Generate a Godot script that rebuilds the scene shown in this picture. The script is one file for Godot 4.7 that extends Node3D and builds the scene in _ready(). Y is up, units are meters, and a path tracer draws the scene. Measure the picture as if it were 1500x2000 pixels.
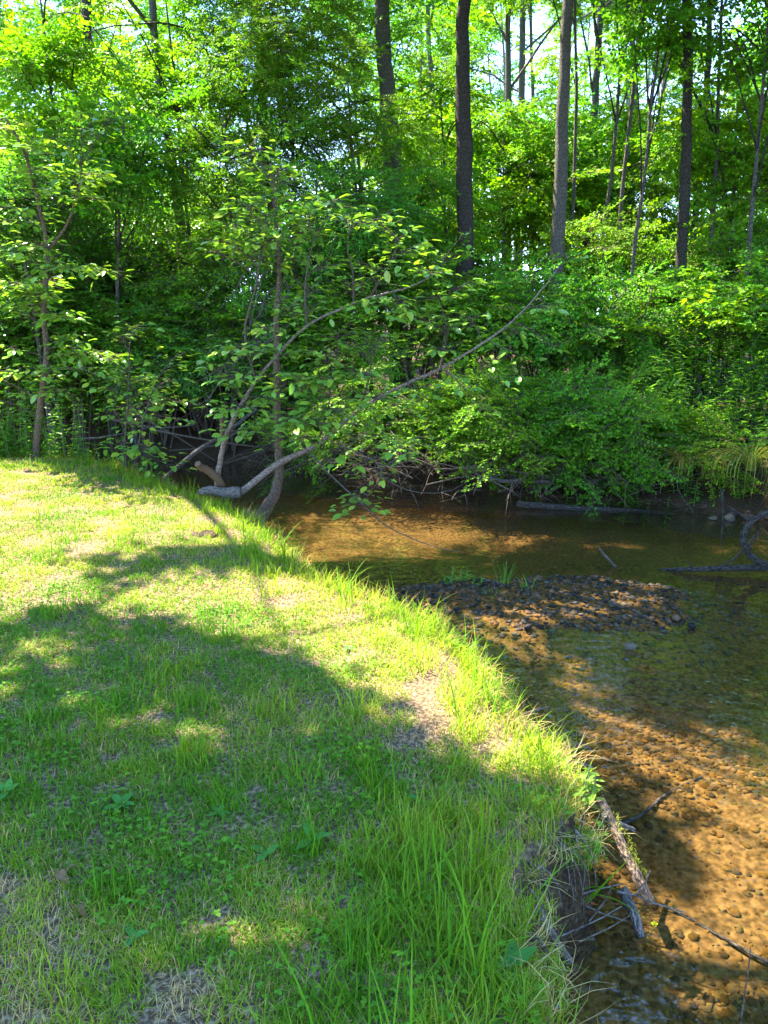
extends Node3D
# A creek bend with a lawn bank in a summer wood. Metres, y up, camera looks along -z.

const PITCH := 14.0
const FPX := 1500.0
const WATER := -0.45
const EXPOSURE := 9.0
var R := RandomNumberGenerator.new()
var N1 := FastNoiseLite.new()
var N2 := FastNoiseLite.new()
var SUN := Vector3(-0.42, 0.83, -0.36).normalized()
var M := {}
var B := {}
var used := {}
var lawn := PackedVector2Array()
var far_land := PackedVector2Array()
var gap_polys := []
var dapple_polys := []

# ------------------------------------------------------------------ mesh soup
class Soup:
	var v := PackedVector3Array()
	var n := PackedVector3Array()
	var c := PackedColorArray()
	var uv := PackedVector2Array()
	var ix := PackedInt32Array()
	func vert(p: Vector3, nn: Vector3, col: Color, t: Vector2) -> int:
		v.append(p); n.append(nn); c.append(col); uv.append(t)
		return v.size() - 1
	func tri(a: Vector3, b: Vector3, d: Vector3, col: Color, up := Vector3.ZERO) -> void:
		var nn := (d - a).cross(b - a).normalized()
		if up != Vector3.ZERO and nn.dot(up) < 0.0:
			var t := b
			b = d
			d = t
			nn = -nn
		var k := v.size()
		v.append(a); v.append(b); v.append(d)
		n.append(nn); n.append(nn); n.append(nn)
		c.append(col); c.append(col); c.append(col)
		uv.append(Vector2(0, 0)); uv.append(Vector2(1, 0)); uv.append(Vector2(0, 1))
		ix.append(k); ix.append(k + 1); ix.append(k + 2)
	func face(a: int, b: int, d: int) -> void:
		# smooth indexed face, wound so that it agrees with the normals
		var nn := (v[d] - v[a]).cross(v[b] - v[a])
		if nn.dot(n[a] + n[b] + n[d]) < 0.0:
			ix.append(a); ix.append(d); ix.append(b)
		else:
			ix.append(a); ix.append(b); ix.append(d)
	func tube(pts: Array, rad: Array, sides: int, col := Color.WHITE, caps := true, lump := 0.0, seed_ := 0.0) -> void:
		var prev := -1
		var along := 0.0
		var side := Vector3.ZERO
		for i in pts.size():
			var p: Vector3 = pts[i]
			var d: Vector3 = (pts[mini(i + 1, pts.size() - 1)] as Vector3) - (pts[maxi(i - 1, 0)] as Vector3)
			d = d.normalized()
			if side == Vector3.ZERO:
				side = d.cross(Vector3.FORWARD if absf(d.z) < 0.8 else Vector3.RIGHT).normalized()
			side = (side - d * side.dot(d)).normalized()
			var other := d.cross(side)
			if i > 0:
				along += p.distance_to(pts[i - 1])
			var first := v.size()
			var r: float = rad[i]
			for k in sides + 1:
				var a := TAU * k / sides
				var out := side * cos(a) + other * sin(a)
				var rr := r * (1.0 + lump * (sin(a * 2.0 + along * 3.0 + seed_) * 0.5 + sin(a * 3.0 - along * 7.0 + seed_ * 2.0) * 0.5))
				vert(p + out * rr, out, col, Vector2(float(k) / sides * r * TAU, along))
			if prev >= 0:
				for k in sides:
					face(prev + k, prev + k + 1, first + k)
					face(prev + k + 1, first + k + 1, first + k)
			prev = first
			if caps and (i == 0 or i == pts.size() - 1):
				var nn := -d if i == 0 else d
				var m := vert(p + nn * r * 0.15, nn, col, Vector2(0, along))
				var ring := v.size()
				for k in sides + 1:
					vert(v[first + k], nn, col, uv[first + k])
				for k in sides:
					face(m, ring + k, ring + k + 1)
	func surface(mesh: ArrayMesh) -> void:
		if v.is_empty():
			return
		var a := []
		a.resize(Mesh.ARRAY_MAX)
		a[Mesh.ARRAY_VERTEX] = v
		a[Mesh.ARRAY_NORMAL] = n
		a[Mesh.ARRAY_COLOR] = c
		a[Mesh.ARRAY_TEX_UV] = uv
		a[Mesh.ARRAY_INDEX] = ix
		mesh.add_surface_from_arrays(Mesh.PRIMITIVE_TRIANGLES, a)

# ------------------------------------------------------------------ naming and nodes
func numbered(nm: String) -> String:
	used[nm] = used.get(nm, -1) + 1
	return nm if used[nm] == 0 else "%s_%03d" % [nm, used[nm]]

func thing(nm: String, label: String, cat: String, at: Vector3, group := "") -> Node3D:
	var o := Node3D.new()
	o.name = numbered(nm)
	add_child(o)
	o.position = at
	o.set_meta("label", label)
	o.set_meta("category", cat)
	if group != "":
		o.set_meta("group", group)
	return o

func shift(s: Soup, by: Vector3) -> void:
	for i in s.v.size():
		s.v[i] -= by

func part(nm: String, s: Soup, mat: Material, parent: Node3D, world := true) -> MeshInstance3D:
	if world and parent != self:
		shift(s, parent.position)
	var m := ArrayMesh.new()
	s.surface(m)
	m.surface_set_material(0, mat)
	return put(nm, m, parent)

func put(nm: String, m: Mesh, parent: Node3D) -> MeshInstance3D:
	var o := MeshInstance3D.new()
	o.mesh = m
	o.name = numbered(nm) if parent == self else nm
	parent.add_child(o, true)
	return o

func scatter(nm: String, mesh: Mesh, xf: Array, cols: Array, parent: Node3D) -> MultiMeshInstance3D:
	var mm := MultiMesh.new()
	mm.transform_format = MultiMesh.TRANSFORM_3D
	mm.use_colors = true
	mm.mesh = mesh
	mm.instance_count = xf.size()
	for i in xf.size():
		var t: Transform3D = xf[i]
		if parent != self:
			t.origin -= parent.position
		mm.set_instance_transform(i, t)
		mm.set_instance_color(i, cols[i])
	var o := MultiMeshInstance3D.new()
	o.multimesh = mm
	o.name = numbered(nm) if parent == self else nm
	parent.add_child(o, true)
	o.set_meta("kind", "stuff")
	return o

func tag(o: Node3D, label: String, cat: String, group := "", kind := "") -> void:
	o.set_meta("label", label)
	o.set_meta("category", cat)
	if group != "":
		o.set_meta("group", group)
	if kind != "":
		o.set_meta("kind", kind)

# ------------------------------------------------------------------ pixels and places
func ray(px: float, py: float) -> Vector3:
	var y := (1000.0 - py) / FPX
	var c := cos(deg_to_rad(PITCH))
	var s := sin(deg_to_rad(PITCH))
	return Vector3((px - 750.0) / FPX, y * c - s, -y * s - c)

func on_y(px: float, py: float, y: float) -> Vector3:
	var d := ray(px, py)
	return Vector3(0, 1.6, 0) + d * ((y - 1.6) / d.y)

func at_z(px: float, py: float, z: float) -> Vector3:
	var d := ray(px, py)
	return Vector3(0, 1.6, 0) + d * (-absf(z) / d.z)

func flat(pix: Array, y: float) -> PackedVector2Array:
	var a := PackedVector2Array()
	for p in pix:
		var w := on_y(p[0], p[1], y)
		a.append(Vector2(w.x, w.z))
	return a

func sd(poly: PackedVector2Array, p: Vector2) -> float:
	# signed distance, positive inside
	var best := 1e9
	var inside := false
	var j := poly.size() - 1
	for i in poly.size():
		var a := poly[i]
		var b := poly[j]
		var e := b - a
		var w := p - a
		var t := clampf(w.dot(e) / e.length_squared(), 0.0, 1.0)
		best = minf(best, (w - e * t).length_squared())
		if (a.y > p.y) != (b.y > p.y) and p.x < (b.x - a.x) * (p.y - a.y) / (b.y - a.y) + a.x:
			inside = not inside
		j = i
	return sqrt(best) if inside else -sqrt(best)

func height(x: float, z: float) -> float:
	var p := Vector2(x, z)
	var d := sd(lawn, p)
	d += N2.get_noise_2d(x * 6.0, z * 6.0) * 0.035
	if d > -0.16:
		var top := N1.get_noise_2d(x * 0.6, z * 0.6) * 0.05 + N2.get_noise_2d(x * 3.0, z * 3.0) * 0.012
		if d > 0.0:
			return top - 0.13 * exp(-d / 0.14)
		return lerpf(top - 0.13, -1.2, smoothstep(0.0, 0.16, -d))
	var f := sd(far_land, p)
	f += N2.get_noise_2d(x * 3.0, z * 3.0) * 0.08
	if f > -0.25:
		if f < 0.0:
			return lerpf(WATER + 0.02, -1.2, smoothstep(0.0, 0.25, -f))
		var rise := smoothstep(0.0, 1.6, f) * 0.6
		return WATER + 0.02 + rise + N1.get_noise_2d(x * 0.3, z * 0.3) * 0.2 * minf(1.0, f) + maxf(0.0, f - 4.0) * 0.03
	return -1.2

func bar_level(x: float, z: float) -> float:
	var q := Vector2(x - 1.42, z + 5.4).rotated(0.1)
	var e := sqrt(pow(q.x / 1.35, 2.0) + pow(q.y / 0.74, 2.0))
	var k := Vector2(x - 0.55, z + 5.55)
	var e2 := sqrt(pow(k.x / 0.75, 2.0) + pow(k.y / 0.5, 2.0))
	return minf(e, e2) + N2.get_noise_2d(x * 2.2, z * 2.2) * 0.3

func bed_height(x: float, z: float) -> float:
	var y := -0.60 + N1.get_noise_2d(x * 1.2 + 40.0, z * 1.2) * 0.05 + N2.get_noise_2d(x * 5.0, z * 5.0) * 0.012
	y -= 0.1 * smoothstep(-6.0, -7.6, z)
	y = lerpf(-0.42 + N2.get_noise_2d(x * 5.0 + 9.0, z * 5.0) * 0.025, y, smoothstep(0.45, 1.35, bar_level(x, z)))
	return y

func canopy_gap(x: float, z: float) -> float:
	# how much of the canopy stays open above that spot of lawn or creek
	var p := Vector2(x, z)
	p += Vector2(N2.get_noise_2d(x * 2.0, z * 2.0), N2.get_noise_2d(x * 2.0 + 70.0, z * 2.0)) * 0.14
	for q in gap_polys:
		if Geometry2D.is_point_in_polygon(p, q):
			return 1.0
	for q in dapple_polys:
		if Geometry2D.is_point_in_polygon(p, q):
			return 1.0 if N2.get_noise_2d(x * 5.0 + 31.0, z * 5.0) > -0.2 else 0.0
	return 0.0

var open_spots := []

func in_the_way(c: Vector3, rad: float) -> bool:
	# whether foliage there would stand between the sun and a place that the sun reaches
	for q in open_spots:
		var d: Vector3 = c - q[0]
		var t := d.dot(SUN)
		if t > q[1] * 1.1 and (d - SUN * t).length() < q[1] + rad * 0.5:
			return true
	return false

func falls_on(p: Vector3) -> Vector2:
	var g := p - SUN * (p.y / SUN.y)
	if g.x > 0.9 or g.z < -7.0:
		g = p - SUN * ((p.y + 0.5) / SUN.y)
	return Vector2(g.x, g.z)

# ------------------------------------------------------------------ textures and materials
func noise_tex(freq: float, stops: Array, size := 512, kind := FastNoiseLite.TYPE_SIMPLEX_SMOOTH, octaves := 4, seed_ := 1) -> NoiseTexture2D:
	var f := FastNoiseLite.new()
	f.noise_type = kind
	f.frequency = freq
	f.fractal_octaves = octaves
	f.seed = seed_
	var t := NoiseTexture2D.new()
	t.width = size
	t.height = size
	t.seamless = true
	t.noise = f
	var g := Gradient.new()
	g.offsets = PackedFloat32Array(stops.map(func(s): return s[0]))
	g.colors = PackedColorArray(stops.map(func(s): return s[1]))
	t.color_ramp = g
	return t

func lin(r: float, g: float, b: float) -> Color:
	return Color(r, g, b).linear_to_srgb()

func leaf_mat(nm: String, through: float, rough: float, spec := 0.5) -> StandardMaterial3D:
	var m := StandardMaterial3D.new()
	m.resource_name = nm
	m.vertex_color_use_as_albedo = true
	m.roughness = rough
	m.metallic_specular = spec
	m.cull_mode = BaseMaterial3D.CULL_DISABLED
	m.backlight_enabled = true
	m.backlight = Color(through, through, through * 0.3).linear_to_srgb()
	return m

func bark_mat(nm: String, dark: Color, pale: Color, bump := 1.2, us := 7.0, vs := 1.6) -> StandardMaterial3D:
	var m := StandardMaterial3D.new()
	m.resource_name = nm
	var mid := dark.lerp(pale, 0.45)
	m.albedo_texture = noise_tex(0.02, [[0.15, dark], [0.5, mid], [0.62, pale], [0.8, mid.lerp(pale, 0.6)]], 512, FastNoiseLite.TYPE_SIMPLEX_SMOOTH, 5, 3)
	m.heightmap_enabled = true
	m.heightmap_texture = noise_tex(0.025, [[0.2, Color.BLACK], [0.75, Color.WHITE]], 512, FastNoiseLite.TYPE_SIMPLEX_SMOOTH, 5, 4)
	m.heightmap_scale = bump
	m.roughness = 0.9
	m.metallic_specular = 0.3
	m.uv1_scale = Vector3(us, vs, 1)
	return m

func materials() -> void:
	M.leaf = leaf_mat("leaf", 1.0, 0.45, 0.3)
	M.gloss_leaf = leaf_mat("glossy_leaf", 0.9, 0.22, 0.6)
	M.grass = leaf_mat("grass", 0.85, 0.6, 0.2)
	M.straw = leaf_mat("straw", 0.5, 0.8, 0.2)
	M.twig = bark_mat("twig", lin(0.045, 0.033, 0.023), lin(0.14, 0.11, 0.08), 0.2, 10.0, 4.0)
	M.bark = bark_mat("bark", lin(0.03, 0.025, 0.02), lin(0.11, 0.094, 0.076), 2.5)
	M.bark_grey = bark_mat("grey_bark", lin(0.06, 0.054, 0.045), lin(0.2, 0.18, 0.155), 1.5)
	M.bark_pale = bark_mat("pale_bark", lin(0.16, 0.15, 0.13), lin(0.4, 0.38, 0.35), 0.8)
	M.bark_brown = bark_mat("brown_bark", lin(0.11, 0.075, 0.048), lin(0.32, 0.225, 0.15), 2.0, 9.0, 2.2)
	M.shrub_bark = bark_mat("shrub_bark", lin(0.14, 0.1, 0.075), lin(0.4, 0.31, 0.24), 1.0, 9.0, 2.2)
	M.drift = bark_mat("driftwood", lin(0.07, 0.06, 0.05), lin(0.2, 0.175, 0.145), 0.7, 9.0, 1.8)
	M.cut_wood = bark_mat("cut_wood", lin(0.12, 0.07, 0.038), lin(0.22, 0.145, 0.085), 0.3, 20.0, 20.0)
	# soil of lawn and wood floor
	var g := StandardMaterial3D.new()
	g.resource_name = "soil"
	g.albedo_texture = noise_tex(0.03, [[0.1, lin(0.045, 0.03, 0.017)], [0.45, lin(0.09, 0.062, 0.036)], [0.65, lin(0.19, 0.135, 0.08)], [0.85, lin(0.3, 0.22, 0.14)]], 1024, FastNoiseLite.TYPE_SIMPLEX_SMOOTH, 6, 7)
	g.heightmap_enabled = true
	g.heightmap_texture = noise_tex(0.06, [[0.1, Color.BLACK], [0.9, Color.WHITE]], 1024, FastNoiseLite.TYPE_SIMPLEX_SMOOTH, 6, 8)
	g.heightmap_scale = 0.5
	g.vertex_color_use_as_albedo = true
	g.uv1_triplanar = true
	g.uv1_world_triplanar = true
	g.uv1_scale = Vector3(1.3, 1.3, 1.3)
	g.roughness = 0.95
	g.metallic_specular = 0.2
	M.soil = g
	var b := StandardMaterial3D.new()
	b.resource_name = "creek_bed"
	b.albedo_texture = noise_tex(0.025, [[0.1, lin(0.03, 0.017, 0.006)], [0.4, lin(0.066, 0.037, 0.011)], [0.6, lin(0.095, 0.054, 0.016)], [0.85, lin(0.125, 0.073, 0.022)]], 1024, FastNoiseLite.TYPE_SIMPLEX_SMOOTH, 6, 17)
	b.heightmap_enabled = true
	b.heightmap_texture = noise_tex(0.09, [[0.1, Color.WHITE], [0.8, Color.BLACK]], 512, FastNoiseLite.TYPE_CELLULAR, 1, 18)
	b.heightmap_scale = 0.6
	b.uv1_triplanar = true
	b.uv1_world_triplanar = true
	b.uv1_scale = Vector3(0.8, 0.8, 0.8)
	b.roughness = 1.0
	b.metallic_specular = 0.05
	M.bed = b
	var s := StandardMaterial3D.new()
	s.resource_name = "stone"
	s.vertex_color_use_as_albedo = true
	s.albedo_texture = noise_tex(0.03, [[0.2, lin(0.6, 0.6, 0.6)], [0.8, lin(1, 1, 1)]], 256, FastNoiseLite.TYPE_SIMPLEX_SMOOTH, 5, 21)
	s.uv1_triplanar = true
	s.uv1_scale = Vector3(9, 9, 9)
	s.roughness = 0.75
	s.metallic_specular = 0.15
	M.stone = s
	var sw: StandardMaterial3D = s.duplicate()
	sw.resource_name = "sunken_stone"
	sw.roughness = 1.0
	sw.metallic_specular = 0.05
	M.sunken_stone = sw
	var w := StandardMaterial3D.new()
	w.resource_name = "water"
	w.transparency = BaseMaterial3D.TRANSPARENCY_ALPHA
	w.albedo_color = Color(0.2, 0.13, 0.05, 0.08)
	w.roughness = 0.02
	w.metallic_specular = 0.5
	w.heightmap_enabled = true
	w.heightmap_texture = noise_tex(0.02, [[0.0, Color.BLACK], [1.0, Color.WHITE]], 512, FastNoiseLite.TYPE_SIMPLEX_SMOOTH, 3, 27)
	w.heightmap_scale = 0.35
	w.uv1_triplanar = true
	w.uv1_world_triplanar = true
	w.uv1_scale = Vector3(0.55, 0.55, 0.8)
	M.water = w

# ------------------------------------------------------------------ leaves and boughs
var plain_leaves := false

func add_leaf(s: Soup, t: Transform3D, l: float, w: float, fold: float, curl: float, col: Color) -> void:
	# two halves folded along the midrib
	var a := t.origin
	var tip := t * Vector3(l, -curl * l, 0)
	if plain_leaves:
		for k in [-1.0, 1.0]:
			s.tri(a, t * Vector3(l * 0.46, fold * w * 0.5 - curl * l * 0.2, k * w * 0.56), tip, col, t.basis.y)
		return
	for k in [-1.0, 1.0]:
		var p := t * Vector3(l * 0.27, fold * w * 0.4 - curl * l * 0.08, k * w * 0.42)
		var q := t * Vector3(l * 0.63, fold * w * 0.4 - curl * l * 0.4, k * w * 0.42)
		s.tri(a, p, q, col, t.basis.y)
		s.tri(a, q, tip, col, t.basis.y)

func fine_leaf(l: float, w: float, fold: float, curl: float, col: Color, wave: float) -> ArrayMesh:
	var s := Soup.new()
	var ts := [0.0, 0.12, 0.3, 0.52, 0.74, 0.9, 1.0]
	var ws := [0.03, 0.5, 0.9, 1.0, 0.78, 0.4, 0.0]
	var mids := []
	var edge := {-1: [], 1: []}
	for i in ts.size():
		var t: float = ts[i]
		var y := -curl * l * t * t
		mids.append(s.vert(Vector3(l * t, y, 0), Vector3.UP, col, Vector2(t, 0.5)))
		for k in [-1, 1]:
			var hw: float = ws[i] * w * 0.5
			edge[k].append(s.vert(Vector3(l * t - hw * 0.08, y + fold * hw + wave * hw * sin(t * 9.0 + k), k * hw), Vector3.UP, col, Vector2(t, 0.5 + 0.5 * k)))
	for k in [-1, 1]:
		for i in ts.size() - 1:
			s.face(mids[i], edge[k][i], mids[i + 1])
			s.face(edge[k][i], edge[k][i + 1], mids[i + 1])
	var pet := Soup.new()
	s.tube([Vector3(-l * 0.2, 0.004, 0), Vector3(0, 0, 0)], [0.0012, 0.001], 3, col.lerp(Color(0.2, 0.12, 0.04), 0.5), false)
	var n := PackedVector3Array()
	n.resize(s.v.size())
	for i in range(0, s.ix.size(), 3):
		var nn := (s.v[s.ix[i + 2]] - s.v[s.ix[i]]).cross(s.v[s.ix[i + 1]] - s.v[s.ix[i]])
		for k in 3:
			n[s.ix[i + k]] += nn
	for i in n.size():
		s.n[i] = n[i].normalized() if n[i].length() > 1e-12 else Vector3.UP
	var m := ArrayMesh.new()
	s.surface(m)
	return m

func vary(c: Color, j: float) -> Color:
	var k := 1.0 + R.randf_range(-j, j)
	var y := R.randf_range(-j, j) * 0.6
	return Color(c.r * k * (1.0 + y), c.g * k, c.b * k * (1.0 - y))

func bough(s: Soup, wood: Soup, at: Transform3D, length: float, twigs: int, per: int, leaf: float, ratio: float, level: float, droop: float, col: Color) -> void:
	var axis := []
	for i in 4:
		var t := i / 3.0
		axis.append(at * Vector3(length * t, -droop * length * t * t + R.randf_range(-0.02, 0.02), R.randf_range(-0.04, 0.04) * length))
	wood.tube(axis, [0.009, 0.006, 0.004, 0.002], 3, Color.WHITE, false)
	for k in twigs + 1:
		var t := 0.12 + 0.88 * float(k) / twigs
		var f := t * 3.0
		var i := mini(int(f), 2)
		var p: Vector3 = (axis[i] as Vector3).lerp(axis[i + 1], f - i)
		var side := 1.0 if k % 2 == 0 else -1.0
		var ang := side * R.randf_range(0.6, 1.1) * (0.15 if k == twigs else 1.0)
		var tl := length * R.randf_range(0.3, 0.5) * (1.15 - 0.6 * t)
		var d := at.basis * Vector3(cos(ang), R.randf_range(-0.25, 0.3), sin(ang)).normalized()
		var e := p + d * tl + Vector3(0, -droop * tl * 0.6, 0)
		wood.tube([p, e], [0.004, 0.0015], 3, Color.WHITE, false)
		for q in per:
			var u := (q + 0.6) / per
			var lp := p.lerp(e, u) + Vector3(R.randf_range(-1, 1), R.randf_range(-1, 1), R.randf_range(-1, 1)) * leaf * 0.2
			var la := ang + (1.0 if q % 2 == 0 else -1.0) * R.randf_range(0.5, 1.2) * (0.3 if q == per - 1 else 1.0)
			var x := (at.basis * Vector3(cos(la), R.randf_range(-0.5, 0.25) - droop * 0.6, sin(la))).normalized()
			var up := (Vector3.UP * level + Vector3(R.randfn(0, 1), R.randfn(0, 0.6), R.randfn(0, 1)) * (1.0 - level)).normalized()
			var z := x.cross(up).normalized()
			var y := z.cross(x).normalized()
			var l := leaf * R.randf_range(0.65, 1.2)
			add_leaf(s, Transform3D(Basis(x, y, z), lp), l, l * ratio, 0.25, R.randf_range(0.0, 0.25), vary(col, 0.28))

func two_sided(s: Soup, wood: Soup, mat: Material) -> ArrayMesh:
	var m := ArrayMesh.new()
	s.surface(m)
	wood.surface(m)
	m.surface_set_material(0, mat)
	m.surface_set_material(1, M.twig)
	return m

func kind_of_bough(nm: String, seed_: int, length: float, twigs: int, per: int, leaf: float, ratio: float, level: float, droop: float, mat: Material, many: int, rad: Vector3) -> void:
	# B[nm]: two single boughs; C[nm]: three big clumps of such boughs inside an ellipsoid of radius rad
	R.seed = seed_
	var mid := Color(0.115, 0.31, 0.012)
	B[nm] = []
	for k in 2:
		var s := Soup.new()
		var w := Soup.new()
		bough(s, w, Transform3D(), length, twigs, per, leaf, ratio, level, droop, mid)
		B[nm].append(two_sided(s, w, mat))
	C[nm] = []
	CR[nm] = rad
	for k in 3:
		var s := Soup.new()
		var w := Soup.new()
		for i in many:
			var d := Vector3(R.randfn(0, 1), R.randfn(0, 1), R.randfn(0, 1)).normalized()
			var p := d * rad * pow(R.randf(), 0.45)
			var dir := (d * Vector3(1, 0.45, 1) + Vector3(R.randfn(0, 0.35), R.randfn(0, 0.2), R.randfn(0, 0.35))).normalized()
			bough(s, w, Transform3D(frame(dir), p - dir * length * 0.45), length * R.randf_range(0.75, 1.2), twigs, per, leaf, ratio, level, droop, vary(mid, 0.16))
		C[nm].append(two_sided(s, w, mat))

var C := {}
var CR := {}

func make_boughs() -> void:
	kind_of_bough("maple", 11, 0.95, 10, 7, 0.1, 0.72, 0.7, 0.15, M.leaf, 18, Vector3(1.1, 0.65, 1.1))
	kind_of_bough("ash", 21, 0.95, 12, 11, 0.08, 0.34, 0.5, 0.38, M.leaf, 18, Vector3(1.1, 0.7, 1.1))
	plain_leaves = true
	kind_of_bough("small", 31, 0.62, 11, 9, 0.05, 0.6, 0.55, 0.25, M.leaf, 34, Vector3(0.8, 0.6, 0.8))
	kind_of_bough("far", 51, 1.3, 11, 8, 0.13, 0.6, 0.55, 0.22, M.leaf, 13, Vector3(1.3, 0.8, 1.3))
	plain_leaves = false
	kind_of_bough("gloss", 41, 0.7, 10, 7, 0.07, 0.58, 0.76, 0.14, M.gloss_leaf, 30, Vector3(0.85, 0.65, 0.85))

class Crown:
	var cx := [[], [], []]   # transforms of the three clumps
	var cc := [[], [], []]
	var bx := []             # single boughs
	var bc := []
	var hue := Color.WHITE   # this plant's own leaf colour, times its species' colour

func grow(o: Crown, kind: String, c: Vector3, rad: float, jit := 0.2) -> void:
	if o.hue == Color.WHITE:
		var pick := R.randf()   # at random from a bluish to a yellowish green, about equally bright
		o.hue = Color(lerpf(0.78, 1.3, pick), R.randf_range(0.95, 1.06), lerpf(2.2, 0.9, pick))
	var tint: Color = SPECIES[kind] * o.hue
	# one clump of foliage, or, where it would stand in the way of a sunlit spot, the single boughs that do not
	var sz: Vector3 = CR[kind]
	var sc := rad / sz.x
	var pix := pixel_of(c)
	var hidden := pix.x < -60.0 or pix.x > 1560.0 or pix.y < -120.0
	if hidden and in_the_way(c, rad) and R.randf() < 0.9:
		return
	var near_gap := false
	for d in [Vector3.ZERO, Vector3(1, 0, 0), Vector3(-1, 0, 0), Vector3(0, 0, 1), Vector3(0, 0, -1), Vector3(0.7, 0, 0.7), Vector3(-0.7, 0, -0.7), Vector3(0.7, 0, -0.7), Vector3(-0.7, 0, 0.7)]:
		var g := falls_on(c + d * rad * 1.25)
		if canopy_gap(g.x, g.y) > 0.5:
			near_gap = true
	if not near_gap:
		var k := R.randi() % 3
		o.cx[k].append(Transform3D(Basis(Vector3.UP, R.randf() * TAU) * Basis(Vector3.RIGHT, R.randfn(0, 0.12)).scaled(Vector3(sc, sc * R.randf_range(0.85, 1.15), sc)), c))
		o.cc[k].append(vary(tint, jit))
		return
	for i in 17:
		var d := Vector3(R.randfn(0, 1), R.randfn(0, 1), R.randfn(0, 1)).normalized()
		var p := c + d * sz * sc * pow(R.randf(), 0.45)
		var dir := (d * Vector3(1, 0.45, 1) + Vector3(R.randfn(0, 0.35), R.randfn(0, 0.2), R.randfn(0, 0.35))).normalized()
		var g := falls_on(p)
		if R.randf() < canopy_gap(g.x, g.y) * 0.96:
			continue
		o.bx.append(Transform3D(frame(dir).scaled(Vector3.ONE * sc), p - dir * sc * 0.4))
		o.bc.append(vary(tint, jit))

func show_crown(o: Crown, kind: String, nm: String, t: Node3D) -> void:
	for k in 3:
		if o.cx[k].size():
			scatter(nm, C[kind][k], o.cx[k], o.cc[k], t)
	if o.bx.size():
		scatter(nm, B[kind][R.randi() % 2], o.bx, o.bc, t)

func frame(dir: Vector3, roll := 0.25) -> Basis:
	var x := dir.normalized()
	var up := (Vector3.UP + Vector3(R.randfn(0, 1), 0, R.randfn(0, 1)) * roll)
	var z := x.cross(up)
	if z.length() < 0.05:
		z = x.cross(Vector3.RIGHT)
	z = z.normalized()
	return Basis(x, z.cross(x).normalized(), z)

func smooth(pts: Array, per: int, jitter := 0.0) -> Array:
	var out := []
	for i in pts.size() - 1:
		var a: Vector3 = pts[maxi(i - 1, 0)]
		var b: Vector3 = pts[i]
		var c: Vector3 = pts[i + 1]
		var d: Vector3 = pts[mini(i + 2, pts.size() - 1)]
		for k in per:
			var p := b.cubic_interpolate(c, a, d, float(k) / per)
			if not (i == 0 and k == 0):
				p += Vector3(R.randf_range(-1, 1), R.randf_range(-1, 1), R.randf_range(-1, 1)) * jitter
			out.append(p)
	out.append(pts[-1])
	return out

func taper(n: int, r0: float, r1: float, pw := 1.0) -> Array:
	var a := []
	for i in n:
		a.append(lerpf(r0, r1, pow(i / float(n - 1), pw)))
	return a

func bush(nm: String, label: String, cat: String, group: String, base: Vector3, c: Vector3, rad: Vector3, n: int, kind: String, bs: float, stems: int, bare := 0) -> Node3D:
	var t := thing(nm, label, cat, base, group)
	var s := Soup.new()
	for k in stems:
		var d := Vector3(R.randfn(0, 1), R.randf_range(-0.2, 1.0), R.randfn(0, 1)).normalized()
		var e := c + d * rad * 0.75
		var b := base + Vector3(R.randf_range(-0.15, 0.15), -0.12, R.randf_range(-0.15, 0.15))
		var m := b.lerp(e, 0.5) + Vector3(0, 0.12 * b.distance_to(e), 0)
		var pts := smooth([b, m, e], 4, 0.015)
		s.tube(pts, taper(pts.size(), 0.016 + 0.012 * R.randf(), 0.004), 5, Color.WHITE, false)
	for k in bare:
		# bare drooping twigs on the water side
		var a := R.randf_range(-1.2, 1.2)
		var b := c + Vector3(R.randf_range(-1, 1) * rad.x, -rad.y * R.randf_range(0.2, 0.7), rad.z * R.randf_range(0.2, 0.7))
		var l := R.randf_range(0.3, 0.8)
		var e := b + Vector3(sin(a) * l, -l * R.randf_range(0.2, 0.7), cos(a) * l * 0.8)
		e.y = maxf(e.y, WATER + 0.01)
		var o := base + Vector3(R.randf_range(-0.2, 0.2), 0.1, R.randf_range(-0.2, 0.2))
		var pts := smooth([o, b, b.lerp(e, 0.5) + Vector3(0, 0.05, 0), e], 3, 0.02)
		s.tube(pts, taper(pts.size(), 0.009, 0.002), 4, Color.WHITE, false)
		for q in 3:
			var u: Vector3 = pts[R.randi_range(4, pts.size() - 2)]
			var w := u + Vector3(R.randfn(0, 0.14), R.randfn(-0.06, 0.1), R.randfn(0.05, 0.12))
			w.y = maxf(w.y, WATER + 0.01)
			s.tube([u, u.lerp(w, 0.5) + Vector3(0, 0.015, 0), w], [0.004, 0.003, 0.001], 3, Color.WHITE, false)
	part("stems", s, M.twig, t)
	var o := Crown.new()
	for k in n:
		var d := Vector3(R.randfn(0, 1), R.randfn(0, 0.8), R.randfn(0, 1)).normalized()
		grow(o, kind, c + d * rad * (0.0 if k == 0 else R.randf_range(0.4, 0.75)), bs * R.randf_range(0.8, 1.15))
	show_crown(o, kind, "foliage", t)
	return t

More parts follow.
